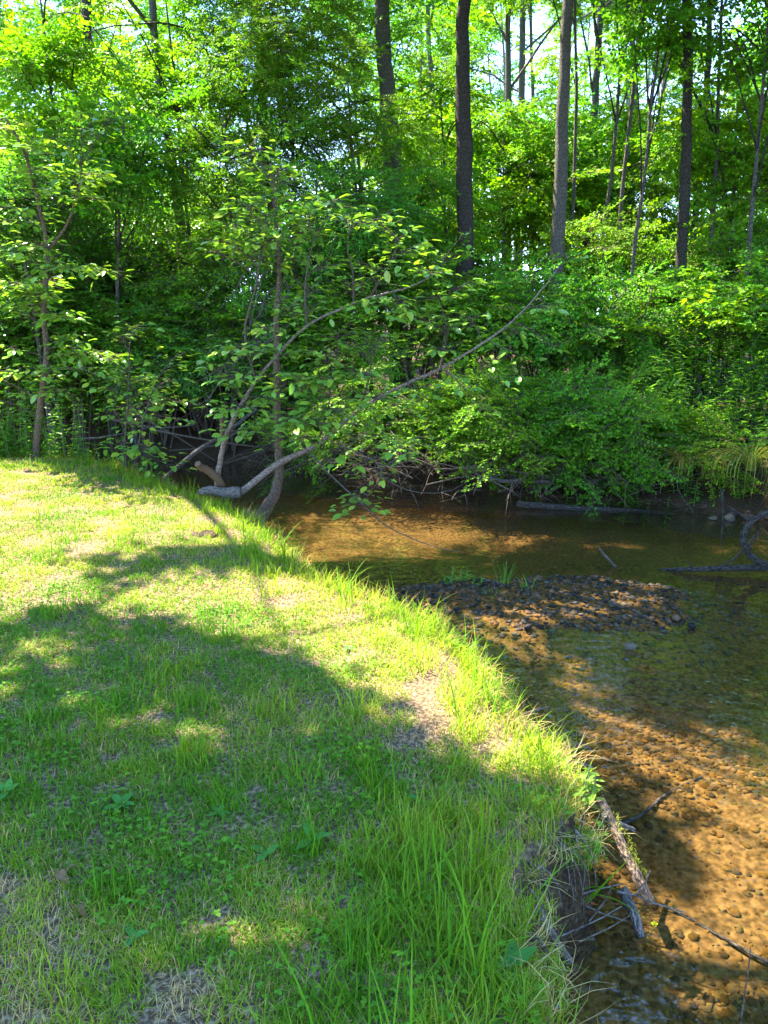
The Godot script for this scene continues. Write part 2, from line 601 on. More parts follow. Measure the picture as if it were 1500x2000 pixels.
func tree(nm: String, label: String, group: String, pts: Array, r0: float, r1: float, bark: Material, limbs: Array, kind: String, crad: float, lump := 0.06) -> Node3D:
	# pts: trunk in the world; limbs: [share of the trunk, azimuth, reach, rise] each ending in a clump of boughs (none if reach < 0)
	var t := thing(nm, label, "tree", pts[0], group)
	var tr := smooth(pts, 5, r0 * 0.12)
	var rad := taper(tr.size(), r0, r1, 0.8)
	rad[0] *= 1.35
	rad[1] *= 1.1
	var s := Soup.new()
	s.tube(tr, rad, 10, Color.WHITE, true, lump, pts[0].x)
	part("trunk", s, bark, t)
	var o := Crown.new()
	var w := Soup.new()
	for l in limbs:
		var f: float = l[0] * (tr.size() - 1)
		var i := mini(int(f), tr.size() - 2)
		var p: Vector3 = (tr[i] as Vector3).lerp(tr[i + 1], f - i)
		var reach: float = absf(l[2])
		var d := Vector3(sin(l[1]), 0, cos(l[1]))
		var e := p + d * reach + Vector3(0, l[3], 0)
		var mpt := p.lerp(e, 0.55) + Vector3(R.randfn(0, 0.08) * reach, 0.1 * reach, R.randfn(0, 0.08) * reach)
		var lr: float = minf(rad[i] * 0.55, 0.012 + reach * 0.014)
		var lp := smooth([p, mpt, e], 4, 0.02 * reach)
		w.tube(lp, taper(lp.size(), lr, lr * 0.25), 6, Color.WHITE, false)
		for q in 3:
			var u: Vector3 = lp[R.randi_range(3, lp.size() - 2)]
			var v := u + Vector3(R.randfn(0, 0.3), R.randfn(0.15, 0.2), R.randfn(0, 0.3)) * reach * 0.6
			w.tube([u, u.lerp(v, 0.5) + Vector3(0, 0.05, 0), v], [lr * 0.4, lr * 0.3, lr * 0.12], 4, Color.WHITE, false)
		if l[2] > 0.0:
			grow(o, kind, e, crad * R.randf_range(0.75, 1.2))
			if R.randf() < 0.4:
				grow(o, kind, mpt, crad * 0.6)
	if w.v.size():
		part("limbs", w, bark, t)
	show_crown(o, kind, "crown", t)
	return t

func limb_set(n: int, from: float, to: float, reach: float, rise: float) -> Array:
	var a := []
	for k in n:
		var t := lerpf(from, to, (k + R.randf() * 0.6) / n)
		a.append([minf(t, 1.0), k * 2.4 + R.randf_range(-0.4, 0.4), reach * R.randf_range(0.6, 1.15) * (1.15 - 0.5 * (t - from) / maxf(0.01, to - from)), rise * R.randf_range(0.5, 1.4)])
	return a

# ------------------------------------------------------------------ view, sky, sun
func view() -> void:
	var cam := Camera3D.new()
	cam.name = "camera"
	cam.position = Vector3(0, 1.6, 0)
	cam.rotation_degrees = Vector3(-PITCH, 0, 0)
	cam.fov = rad_to_deg(2.0 * atan(1000.0 / FPX))
	cam.near = 0.05
	cam.far = 600.0
	add_child(cam)
	cam.current = true
	var env := Environment.new()
	env.background_mode = Environment.BG_SKY
	var sky := Sky.new()
	var sm := ProceduralSkyMaterial.new()
	sm.sky_top_color = Color(0.4, 0.55, 0.78)
	sm.sky_horizon_color = Color(0.74, 0.84, 0.93)
	sm.sky_curve = 0.12
	sm.ground_horizon_color = Color(0.45, 0.5, 0.42)
	sm.ground_bottom_color = Color(0.2, 0.22, 0.15)
	sm.sky_energy_multiplier = 1.05
	sky.sky_material = sm
	env.sky = sky
	env.tonemap_mode = Environment.TONE_MAPPER_LINEAR
	env.tonemap_exposure = EXPOSURE
	env.sdfgi_enabled = true
	env.ssao_enabled = true
	env.ssil_enabled = true
	var we := WorldEnvironment.new()
	we.name = "environment"
	we.environment = env
	add_child(we)
	var sun := DirectionalLight3D.new()
	sun.name = "sun"
	sun.light_energy = 1.6
	sun.light_color = Color(1.0, 0.95, 0.86)
	sun.light_angular_distance = 0.5
	sun.shadow_enabled = true
	sun.basis = Basis.looking_at(-SUN)
	add_child(sun)



func _ready() -> void:
	R.seed = 5
	N1.seed = 3
	N1.frequency = 0.5
	N2.seed = 9
	N2.frequency = 0.5
	view()
	plan()
	materials()
	make_boughs()
	setting()
	forest()
	undergrowth()
	leaning_shrub()
	creek_stones()
	grasses()
	debris()
	lawn_plants()

func plan() -> void:
	lawn = flat([[0, 880], [130, 885], [250, 905], [330, 935], [400, 960], [480, 985], [512, 1010], [560, 1060], [620, 1108], [760, 1150], [860, 1200], [920, 1260], [980, 1330], [1020, 1390], [1090, 1425], [1115, 1500], [1150, 1560], [1110, 1600], [1045, 1620], [1030, 1690], [1040, 1770], [1060, 1850], [1130, 2000]], 0.0)
	var more := [[0.62, -0.8], [0.9, 1.0], [3, 8], [10, 60], [-60, 60], [-60, -17], [-12, -11.6]]
	for p in more:
		lawn.append(Vector2(p[0], p[1]))
	far_land = flat([[100, 868], [200, 875], [330, 890], [450, 905], [560, 925], [700, 945], [850, 955], [1000, 965], [1150, 975], [1300, 985], [1370, 1000], [1500, 1010]], WATER)
	for p in [[5.6, -6.4], [5.4, -3], [5.2, 0], [7, 6], [14, 70], [160, 70], [160, -160], [-160, -160], [-160, -24], [-9, -14.6]]:
		far_land.append(Vector2(p[0], p[1]))
	gap_polys = [
		flat([[-80, 945], [140, 938], [300, 948], [420, 965], [490, 1000], [550, 1055], [420, 1068], [300, 1055], [170, 1064], [60, 1080], [-80, 1075]], 0.0),
		flat([[170, 1165], [260, 1138], [430, 1122], [620, 1112], [760, 1140], [880, 1190], [950, 1255], [1020, 1340], [1120, 1420], [1200, 1560], [1140, 1585], [1050, 1500], [950, 1425], [800, 1380], [700, 1340], [600, 1290], [500, 1240], [350, 1206], [220, 1190]], 0.0),
		flat([[-80, 1100], [110, 1105], [160, 1140], [60, 1190], [-80, 1210]], 0.0),
		flat([[960, 1290], [1100, 1300], [1180, 1390], [1330, 1430], [1560, 1470], [1560, 1900], [1360, 1860], [1250, 1640], [1160, 1520], [1030, 1400]], -0.6),
	]
	for q in [[500, 380, 6.8, 0.7], [450, 470, 6.8, 0.7], [560, 480, 6.8, 0.7], [520, 560, 6.8, 0.7], [520, 700, 6.8, 0.7], [600, 640, 6.8, 0.7], [480, 760, 6.8, 0.7], [620, 800, 6.8, 0.7], [700, 740, 6.8, 0.6], [760, 500, 6.8, 0.6], [820, 560, 6.8, 0.6], [740, 640, 6.8, 0.6], [560, 870, 6.9, 0.5], [60, 450, 9.0, 0.9], [110, 640, 9.0, 0.8], [250, 760, 8.3, 0.6], [90, 820, 9.3, 0.6],
			[300, 300, 12.0, 0.8], [130, 180, 12.3, 0.8], [340, 100, 13.3, 0.8], [250, 560, 11.5, 0.7], [1430, 430, 12.5, 0.9], [1430, 640, 11.0, 0.9], [1300, 600, 11.5, 0.9], [1400, 800, 9.6, 0.7], [1180, 560, 12.0, 0.8], [1000, 420, 15.5, 0.9], [980, 500, 13.5, 0.7], [1200, 400, 16.5, 0.9], [840, 420, 12.5, 0.6]]:
		open_spots.append([at_z(q[0], q[1], q[2]), q[3]])
	for i in gap_polys.size():
		gap_polys[i] = Geometry2D.offset_polygon(gap_polys[i], 0.13)[0]
	dapple_polys = [
		flat([[-60, 1230], [130, 1220], [260, 1330], [180, 1420], [-60, 1440]], 0.0),
		flat([[330, 1420], [450, 1410], [470, 1470], [340, 1480]], 0.0),
		flat([[-60, 1690], [300, 1730], [620, 1760], [860, 1840], [860, 2100], [-60, 2100]], 0.0),
		flat([[550, 985], [700, 980], [900, 1000], [930, 1070], [700, 1100], [600, 1060]], -0.8),
	]

# ------------------------------------------------------------------ ground, bed, water
func lines(lo: float, a: float, b: float, hi: float, step: float) -> PackedFloat32Array:
	var out := PackedFloat32Array()
	var x := a
	var st := step
	var left := []
	while x > lo:
		left.append(x)
		st *= 1.25
		x -= st
	left.append(lo)
	left.reverse()
	for q in left:
		out.append(q)
	x = a + step
	while x < b:
		out.append(x)
		x += step
	st = step
	while x < hi:
		out.append(x)
		st *= 1.25
		x += st
	out.append(hi)
	return out

func sheet(xs: PackedFloat32Array, zs: PackedFloat32Array, f: Callable) -> Soup:
	var s := Soup.new()
	for z in zs:
		for x in xs:
			s.vert(Vector3(x, f.call(x, z), z), Vector3.UP, Color.WHITE, Vector2(x, z))
	var w := xs.size()
	for j in zs.size() - 1:
		for i in w - 1:
			var a := j * w + i
			s.face(a, a + 1, a + w)
			s.face(a + 1, a + w + 1, a + w)
	var n := PackedVector3Array()
	n.resize(s.v.size())
	for i in range(0, s.ix.size(), 3):
		var nn := (s.v[s.ix[i + 2]] - s.v[s.ix[i]]).cross(s.v[s.ix[i + 1]] - s.v[s.ix[i]])
		for k in 3:
			n[s.ix[i + k]] += nn
	for i in n.size():
		s.n[i] = n[i].normalized()
	return s

func setting() -> void:
	var gs := sheet(lines(-160, -5.4, 2.2, 160, 0.075), lines(-160, -10.2, -0.9, 70, 0.075), height)
	for i in gs.v.size():
		# dark loam of the wood, bank face darkened alike, paler dry soil of the lawn
		var p := gs.v[i]
		gs.c[i] = Color.WHITE if sd(lawn, Vector2(p.x, p.z)) > 0.04 + 0.05 * N2.get_noise_2d(p.x * 9.0, p.z * 9.0) else Color(0.35, 0.33, 0.3)
	var g := part("ground", gs, M.soil, self)
	tag(g, "brown soil of the lawn, creek banks and wood floor", "ground", "", "structure")
	var b := part("creek_bed", sheet(lines(-20, -2.0, 3.4, 12, 0.07), lines(-20, -8.5, -1.0, 30, 0.07), bed_height), M.bed, self)
	tag(b, "orange brown sandy bed of the shallow creek", "creek bed", "", "structure")
	var w := Soup.new()
	var q := [Vector3(-20, WATER, -20), Vector3(12, WATER, -20), Vector3(12, WATER, 30), Vector3(-20, WATER, 30)]
	for p in q:
		w.vert(p, Vector3.UP, Color.WHITE, Vector2(p.x, p.z))
	w.face(0, 1, 2)
	w.face(0, 2, 3)
	var wo := part("creek_water", w, M.water, self)
	tag(wo, "clear shallow creek water with green and blue reflections", "water", "", "structure")

# ------------------------------------------------------------------ forest
# leaf colour of each kind of tree or shrub, times the base leaf colour
const SPECIES := {"maple": Color(1.25, 1.1, 0.85), "ash": Color(0.95, 1.0, 1.0), "small": Color(1.05, 1.05, 0.9), "gloss": Color(0.95, 1.0, 1.2), "far": Color(1.2, 1.08, 0.85)}

func foot(px: float, py: float, z: float) -> Vector3:
	var p := at_z(px, py, z)
	p.y = height(p.x, p.z) - 0.1
	return p

func forest() -> void:
	# tall straight trunks on the far bank: [trunk pixels, z, width px, bark, height, label]
	var talls := [
		[[[912, 600], [908, 350], [903, 100], [906, -120]], 12.3, 32, "bark", "tall dark straight trunk left of the mottled grey trunk, bushes hiding its foot"],
		[[[1086, 600], [1092, 400], [1102, 150], [1114, -120]], 12.8, 27, "bark_grey", "tall mottled grey straight trunk standing clear between two forked trees"],
		[[[1334, 620], [1336, 400], [1343, 150], [1340, -120]], 12.2, 22, "bark", "tall dark trunk beside the white birch, low fork on one side"],
		[[[786, 560], [768, 340], [752, 120], [744, -120]], 14.5, 36, "bark_grey", "thick grey trunk half wrapped in hanging narrow leaves"],
		[[[178, 620], [174, 480], [172, 300], [170, -100]], 15.0, 26, "bark", "dark trunk showing through glossy bushes behind the lawn sapling"],
		[[[368, 580], [360, 500], [338, 330], [305, 120], [290, -100]], 14.0, 21, "bark_grey", "slightly leaning trunk with dark gap beside its foot"],
		[[[548, 640], [540, 480], [520, 300], [505, 60], [500, -150]], 13.5, 20, "bark", "dark trunk behind the leaning shrub's topmost leaves"],
	]
	for a in talls:
		var z: float = a[1]
		var pts := []
		for p in a[0]:
			pts.append(at_z(p[0], p[1], z))
		pts[0] = foot(a[0][0][0], a[0][0][1], z)
		var top: Vector3 = pts[-1]
		var before: Vector3 = pts[-2]
		var d := (top - before).normalized()
		pts.append(top + d * 4.0 + Vector3(R.randfn(0, 0.2), 0, R.randfn(0, 0.3)))
		pts.append(top + d * 8.5 + Vector3(R.randfn(0, 0.5), 0, R.randfn(0, 0.5)))
		var r: float = a[2] / FPX * z * 0.5
		var ls := limb_set(15 if a[0][0][0] > 800 else 11, 0.55, 1.0, 3.2, 1.3)
		tree("tall_tree", a[4], "tall trees across the creek", pts, r * 1.15, r * 0.35, M[a[3]], ls, "maple" if z < 13.8 else "ash", 1.05)
	# forked and slender trees farther back
	var forks := [
		[[[994, 420], [994, 300], [992, 180], [996, -60]], 20.0, 16, "bark_grey", "slender grey tree forking in a narrow Y", [[0.62, -1.9, -1.6, 1.9], [0.5, 1.5, -1.7, 2.0]]],
		[[[1150, 460], [1156, 330], [1162, 200], [1182, -60]], 19.0, 19, "bark_grey", "grey tree forking low into two straight arms", [[0.5, -1.6, -1.1, 3.2]]],
		[[[1276, 440], [1282, 330], [1292, 210], [1318, -60]], 21.0, 15, "bark_pale", "white barked birch leaning slightly among the green", [[0.6, -1.6, -0.9, 1.6]]],
		[[[852, 420], [850, 300], [842, 150], [836, -60]], 20.0, 13, "bark_grey", "thin grey trunk between the thick trunk and dark straight trunk", []],
		[[[1368, 330], [1378, 200], [1386, 60], [1390, -60]], 18.0, 13, "bark", "thin dark trunk leaning away beside the low fork", []],
		[[[1236, 420], [1240, 280], [1236, 120], [1230, -60]], 24.0, 12, "bark_grey", "thin grey trunk behind bare twigs near the birch", []],
		[[[1044, 420], [1042, 300], [1040, 160], [1038, -60]], 26.0, 9, "bark_grey", "thin straight pole tree, one of a far pair", []],
		[[[1024, 420], [1020, 300], [1022, 160], [1028, -60]], 27.0, 9, "bark_grey", "thin straight pole tree, one of a far pair", []],
	]
	for a in forks:
		var z: float = a[1]
		var pts := []
		for p in a[0]:
			pts.append(at_z(p[0], p[1], z))
		pts[0].y = height(pts[0].x, pts[0].z) - 0.1
		pts.append((pts[-1] as Vector3) + Vector3(0.2, 5.0, 0))
		var r: float = a[2] / FPX * z * 0.5
		var ls: Array = a[5].duplicate()
		ls.append_array(limb_set(8, 0.62, 1.0, 2.2, 1.4))
		tree("slender_tree", a[4], "slender trees deeper in the wood", pts, r * 1.1, r * 0.4, M[a[3]], ls, "far", 0.9)
	# the wood beyond
	for i in 38:
		var z := 22.0 + 26.0 * pow(R.randf(), 0.9)
		var x := (R.randf_range(0.0, 0.6) if i % 3 else R.randf_range(-0.6, 0.0)) * z
		var right := x > z * 0.1 and x < z * 0.42
		var b := Vector3(x, height(x, -z) - 0.1, -z)
		var h := R.randf_range(11, 19)
		var lean := Vector3(R.randfn(0, 0.5), 0, R.randfn(0, 0.4))
		var pts := [b, b + Vector3(0, h * 0.35, 0) + lean * 0.3, b + Vector3(0, h * 0.7, 0) + lean * 0.8, b + Vector3(0, h, 0) + lean * 1.4]
		var pale := R.randf() < (0.5 if right else 0.2)
		tree("background_tree", "pale barked tree deep in the far wood" if pale else "grey trunked tree deep in the far wood", "trees deep in the far wood",
			pts, R.randf_range(0.07, 0.14), 0.03, M.bark_pale if pale else M.bark_grey, limb_set(9 if right else 13, 0.26 if not right else 0.36, 1.0, 2.6, 1.2), "far", 0.85 if right else 1.45)
	# understorey trees whose crowns fill the upper picture: [px, py of crown middle, z, radius, kind, tint, boughs, label]
	var under := [
		[90, 120, 12.5, 1.9, "maple", 150, "young maple with yellow green leaves above the lawn sapling"],
		[330, 120, 13.5, 1.9, "maple", 150, "young maple with bright translucent leaves beside the leaning trunk"],
		[250, 330, 11.8, 1.3, "maple", 100, "low spreading maple with layered yellow green leaves"],
		[560, 120, 13.0, 1.7, "ash", 190, "leafy ash with hanging narrow leaves behind the shrub"],
		[680, 260, 12.6, 1.5, "ash", 180, "deep green ash draping over the thick grey trunk"],
		[440, 300, 12.2, 1.2, "ash", 110, "small ash filling the gap beside the leaning trunk"],
		[980, 340, 16.5, 1.5, "maple", 70, "sunlit sapling between the dark and mottled trunks"],
		[860, 260, 15.5, 1.2, "maple", 56, "sapling with big drooping leaves beside the dark trunk"],
		[1220, 380, 17.0, 1.6, "maple", 62, "bright sapling below the white birch"],
		[1430, 300, 13.0, 1.4, "maple", 120, "broad leaved sapling glowing at the wood's right side"],
		[1500, 40, 11.0, 0.9, "maple", 50, "dark leaved branchy tree reaching over the creek bend"],
		[1290, 60, 12.5, 0.8, "maple", 34, "sparse sapling top beside the dark forked trunk"],
		[30, 420, 11.5, 1.4, "gloss", 130, "young tree with shining leaves behind the lawn corner"],
		[1240, -170, 14.0, 1.9, "maple", 170, "lofty bright maple crown mirrored in the creek"],
		[1400, -140, 12.5, 1.8, "maple", 170, "second bright maple crown mirrored beside the gravel bar"],
		[1330, -420, 13.0, 1.8, "maple", 120, "high maple crown above the fallen log's reflection"],
		[1110, -300, 15.0, 1.7, "maple", 110, "high maple crown above the mottled trunk"],
		[450, 60, 14.5, 1.7, "ash", 170, "dusky ash crown behind the leaning trunk"],
		[180, 520, 13.5, 1.4, "gloss", 150, "bushy young tree behind the dark hollow"],
		[680, 60, 15.0, 1.6, "ash", 150, "narrow leaved crown draping the thick grey trunk's top"],
		[800, 420, 13.6, 1.1, "maple", 90, "shaded sapling between the thick trunk and dark trunk"],
		[620, 440, 12.2, 1.3, "ash", 130, "dusky green sapling behind the shrub's yellow leaves"],
	]
	for u in under:
		var c := at_z(u[0], u[1], u[2])
		var bx: float = c.x + R.randf_range(-0.5, 0.5)
		var bz := c.z - R.randf_range(0.0, 0.8)
		var b := Vector3(bx, height(bx, bz) - 0.1, bz)
		var t := thing("young_tree", u[6], "tree", b, "young trees of the understorey")
		var s := Soup.new()
		var tp := smooth([b, b.lerp(c, 0.5) + Vector3(R.randfn(0, 0.15), 0, R.randfn(0, 0.15)), c + Vector3(0, u[3] * 0.5, 0)], 6, 0.015)
		s.tube(tp, taper(tp.size(), 0.05, 0.012), 7, Color.WHITE, true, 0.05)
		part("trunk", s, M.bark_grey, t)
		var w := Soup.new()
		for k in 9:
			var p: Vector3 = tp[R.randi_range(tp.size() * 3 / 5, tp.size() - 2)]
			var d := Vector3(R.randfn(0, 1), R.randf_range(-0.1, 0.6), R.randfn(0, 1)).normalized()
			var e: Vector3 = c + d * float(u[3]) * 0.85
			w.tube(smooth([p, p.lerp(e, 0.5) + Vector3(0, 0.15, 0), e], 3, 0.02), taper(7, 0.016, 0.004), 4, Color.WHITE, false)
		part("limbs", w, M.bark, t)
		var o := Crown.new()
		for k in int(u[5] / 13):
			var d: Vector3 = Vector3(R.randfn(0, 1), R.randfn(0, 1), R.randfn(0, 0.8)).normalized() * float(u[3]) * pow(R.randf(), 0.6) * 0.85
			grow(o, u[4], c + d, R.randf_range(0.55, 0.85))
		show_crown(o, u[4], "crown", t)
	# trees outside the frame whose crowns shade the lawn and close the far right
	shade_tree(Vector3(-6.2, 0, -5.0), Vector3(-4.4, 7.4, -5.2), Vector3(3.2, 1.2, 3.2), 6500, "broad shade tree standing on the lawn beside the creek")
	shade_tree(Vector3(-5.0, 0, -0.6), Vector3(-3.6, 7.0, -2.4), Vector3(2.6, 1.1, 2.6), 4800, "second shade tree behind the first on the open lawn")
	shade_tree(Vector3(-6.3, 0, -10.6), Vector3(-2.0, 8.6, -8.7), Vector3(3.6, 1.3, 2.8), 6500, "spreading tree at the lawn's far corner reaching over the creek")
	for a in [[8.3, -9.5, 12.0], [7.4, -6.2, 13.0], [9.5, -13.0, 14.0], [7.6, -3.4, 12.0], [11.0, -17.0, 15.0], [12.5, -8.0, 14.0]]:
		var b := Vector3(a[0], height(a[0], a[1]) - 0.1, a[1])
		tree("bank_tree", "leafy tree standing on the right bank around the creek bend", "trees on the right bank", [b, b + Vector3(0, a[2] * 0.5, 0.2), b + Vector3(-0.3, a[2], 0)], 0.16, 0.04, M.bark, limb_set(18, 0.35, 1.0, 2.9, 1.0), "maple", 1.15)

func shade_tree(b: Vector3, c: Vector3, rad: Vector3, n: int, label: String) -> void:
	var t := thing("shade_tree", label, "tree", b, "shade trees over the lawn")
	var s := Soup.new()
	var fork := Vector3(lerpf(b.x, c.x, 0.25), c.y - 2.2, lerpf(b.z, c.z, 0.25))
	var tp := smooth([b + Vector3(0, -0.1, 0), b.lerp(fork, 0.5) + Vector3(0.1, 0, 0), fork], 5, 0.02)
	s.tube(tp, taper(tp.size(), 0.24, 0.15), 12, Color.WHITE, true, 0.06)
	part("trunk", s, M.bark, t)
	var w := Soup.new()
	var lv := Soup.new()
	for i in n:
		# a twig with a few large leaves
		var a := R.randf() * TAU
		var r := sqrt(R.randf())
		var p := c + Vector3(cos(a) * r * rad.x, R.randf_range(-1, 1) * rad.y * sqrt(1.0 - r * r * 0.8), sin(a) * r * rad.z)
		var g := falls_on(p)
		if canopy_gap(g.x, g.y) > 0.5 or in_the_way(p, 0.2):
			continue
		if i % 60 == 0:
			var k := smooth([fork, fork.lerp(p, 0.5) + Vector3(0, 0.4, 0), p], 4, 0.04)
			w.tube(k, taper(k.size(), 0.06, 0.008), 6, Color.WHITE, false)
		for q in 5:
			var x := Vector3(R.randfn(0, 1), R.randfn(-0.2, 0.25), R.randfn(0, 1)).normalized()
			var bs := frame(x, 0.5)
			var l := R.randf_range(0.09, 0.15)
			add_leaf(lv, Transform3D(bs, p + Vector3(R.randfn(0, 0.09), R.randfn(0, 0.07), R.randfn(0, 0.09))), l, l * 0.75, 0.25, 0.15, vary(Color(0.11, 0.27, 0.024), 0.2))
	part("limbs", w, M.bark, t).set_meta("kind", "stuff")
	part("crown", lv, M.leaf, t).set_meta("kind", "stuff")

const BANK_LABELS := ["glossy bush hanging behind the lawn sapling's foot", "glossy bush over the hollow beside the lawn corner weeds", "glossy bush behind the thin glinting sapling", "glossy bush over the leaning grey green pole", "glossy bush behind the shrub's upright stem",
	"dark bush hanging low behind the bent tree's foot", "dark bush behind the shrub's hanging bare twig", "dark green bush at the waterline below the thick grey trunk", "dark green bush over the thickest of the twig tangle", "dark green bush right above the bleached forked branch", "dark green bush over the broken end of the half sunk log", "dark green bush above the middle of the half sunk log",
	"light green bush behind the browning grass tuft", "light green bush between the two drooping grass tufts", "light green bush behind the fountain of arching grass"]

func beside(px: float) -> String:
	var best := ["", 1e9]
	for q in [[70, "the lawn sapling"], [175, "the dark trunk above the hollow"], [365, "the slightly leaning trunk"], [548, "the bent tree"], [680, "the shrub's upper stem"], [775, "the thick grey trunk"], [908, "the dark straight trunk"], [1000, "the narrow Y tree"], [1090, "the mottled trunk"], [1155, "the low forked tree"], [1282, "the white birch"], [1338, "the dark trunk with the low fork"], [1430, "the glowing broad leaved sapling"], [1500, "the tall weeds"]]:
		if absf(q[0] - px) < best[1]:
			best = [q[1], absf(q[0] - px)]
	return best[0]

func undergrowth() -> void:
	# bushes that lean over the far waterline
	var px := [[60, 862], [170, 868], [280, 880], [390, 893], [500, 908], [600, 925], [690, 938], [780, 944], [870, 950], [960, 957], [1050, 962], [1140, 968], [1230, 974], [1320, 982], [1420, 996]]
	for i in px.size():
		var e := on_y(px[i][0], px[i][1], WATER)
		var back := 0.75
		var b := Vector3(e.x, 0, e.z - back)
		b.y = height(b.x, b.z)
		var left := i < 5
		var right := i > 11
		var h := R.randf_range(0.55, 0.8) if not left else R.randf_range(1.3, 1.6)
		var c := b + Vector3(0, 0.06 + h * 0.5, 0.62)
		if left:
			c.y = b.y + 1.3
		if right:
			h = 0.3
			c = b + Vector3(0, 0.2, -0.15)
		bush("bank_bush", BANK_LABELS[i], "bush",
			"bushes over the dark hollow" if left else ("bushes among the weeds" if right else "bushes overhanging the far waterline"),
			b, c, Vector3(0.85, h, 0.8), (9 if not right else 3) if not left else 9, "gloss" if left else "small", 0.62, 7, 0 if right else (6 if left else 22))
	for i in 13:
		var f := i / 12.0
		var b := Vector3(lerpf(5.0, 6.3, f) + R.randf_range(-0.2, 0.5), 0, lerpf(-8.6, -0.5, f))
		b.y = height(b.x, b.z)
		bush("right_bank_bush", "leafy bush on the right bank past the curled branch", "bush", "bushes on the right bank", b, b + Vector3(0, 0.9, 0), Vector3(0.8, 0.8, 0.8), 5, "small", 0.75, 5)
	for i in 9:
		var b := Vector3(R.randf_range(7.5, 13.0), 0, lerpf(-15.0, -2.0, i / 8.0))
		b.y = height(b.x, b.z)
		bush("right_bank_thicket", "tall thicket shrub behind the right bank bushes", "shrub", "thicket on the right bank", b, b + Vector3(0, 2.0, 0), Vector3(1.5, 1.6, 1.5), 6, "far", 1.2, 5)
	# second and third rows
	for k in 26:
		var row := 0 if k < 12 else 1
		var q := (k if row == 0 else k - 12) / (11.0 if row == 0 else 13.0)
		var px2 := lerpf(-40, 1540, q) + R.randf_range(-30, 30)
		var z := lerpf(13.6, 10.6, clampf(px2 / 1500.0, 0, 1)) + row * 2.0 + R.randf_range(-0.3, 0.3)
		var py := 640.0 - row * 110.0 + R.randf_range(-40, 30)
		if px2 < 450.0:
			py -= 60.0
		var c := at_z(px2, py, z)
		var b := Vector3(c.x, height(c.x, c.z), c.z - 0.2)
		var rd := R.randf_range(0.9, 1.25)
		var kind: String = "gloss" if px2 < 420.0 else ("small" if R.randf() < 0.7 else "maple")
		var look := "shining leaved" if px2 < 420.0 else ("yellow green" if px2 > 1000.0 else "dense green")
		var lab := "%s %s shrub %s %s" % [look, "thicket" if row == 0 else "taller thicket", "before" if row == 0 else "close behind", beside(px2)]
		bush("thicket_shrub", lab, "shrub", "thicket shrubs at the wood's edge" if px2 < 420.0 else ("yellow green thicket" if px2 > 1000.0 else "green thicket below the trunks"),
			b, c, Vector3(rd, rd * 0.8, rd * 0.8), 5, kind, 0.8, 6)
	for k in 9:
		var c := at_z(-60.0 + k * 70.0, 720.0 + R.randf_range(-40, 40), 14.6 + R.randf_range(-0.4, 0.6))
		bush("hollow_shrub", "dark shrub closing the back of the hollow behind the lawn", "shrub", "shrubs at the back of the hollow", Vector3(c.x, height(c.x, c.z), c.z), c, Vector3(1.1, 0.9, 0.8), 6, "gloss", 0.85, 5)
	for k in 13:
		var z := R.randf_range(17.0, 21.0)
		var c := at_z(830.0 + k * 52.0, R.randf_range(230, 360), z)
		bush("pole_sapling", "thin sapling with a light leafy top in the far wood", "tree", "saplings in the far wood", Vector3(c.x, height(c.x, c.z), c.z), c, Vector3(1.4, 1.2, 1.2), 4, "far", 0.95, 3)
	for k in 9:
		var c := at_z(-40.0 + k * 60.0, R.randf_range(600, 740), R.randf_range(11.6, 12.6))
		bush("edge_shrub", "shining leaved shrub filling the wood's edge over the hollow", "shrub", "shrubs over the hollow", Vector3(c.x, height(c.x, c.z), c.z), c, Vector3(0.9, 0.7, 0.7), 5, "gloss", 0.75, 5)
	for k in 22:
		var z := R.randf_range(16.5, 24.0)
		var px3 := -60.0 + k * 76.0
		var c := at_z(px3, R.randf_range(400, 520), z)
		bush("deep_shrub", "pale green shrub under the far trees", "shrub", "shrubs under the far trees", Vector3(c.x, height(c.x, c.z), c.z), c, Vector3(1.7, 1.3, 1.3), 4, "far", 1.1, 5)

# ------------------------------------------------------------------ large leaved foreground shrub and saplings
var fine := []

func make_fine() -> void:
	R.seed = 77
	for tone in [Color(0.19, 0.37, 0.05), Color(0.29, 0.42, 0.05), Color(0.14, 0.31, 0.05)]:
		for k in 2:
			var m := fine_leaf(1.0, 0.58 + 0.08 * k, 0.3, 0.12 + 0.12 * k, tone, 0.12)
			m.surface_set_material(0, M.gloss_leaf)
			fine.append(m)

func nearest(paths: Array, p: Vector3) -> Vector3:
	var best: Vector3 = paths[0][0]
	for path in paths:
		for q in path:
			if q.distance_squared_to(p) < best.distance_squared_to(p):
				best = q
	return best

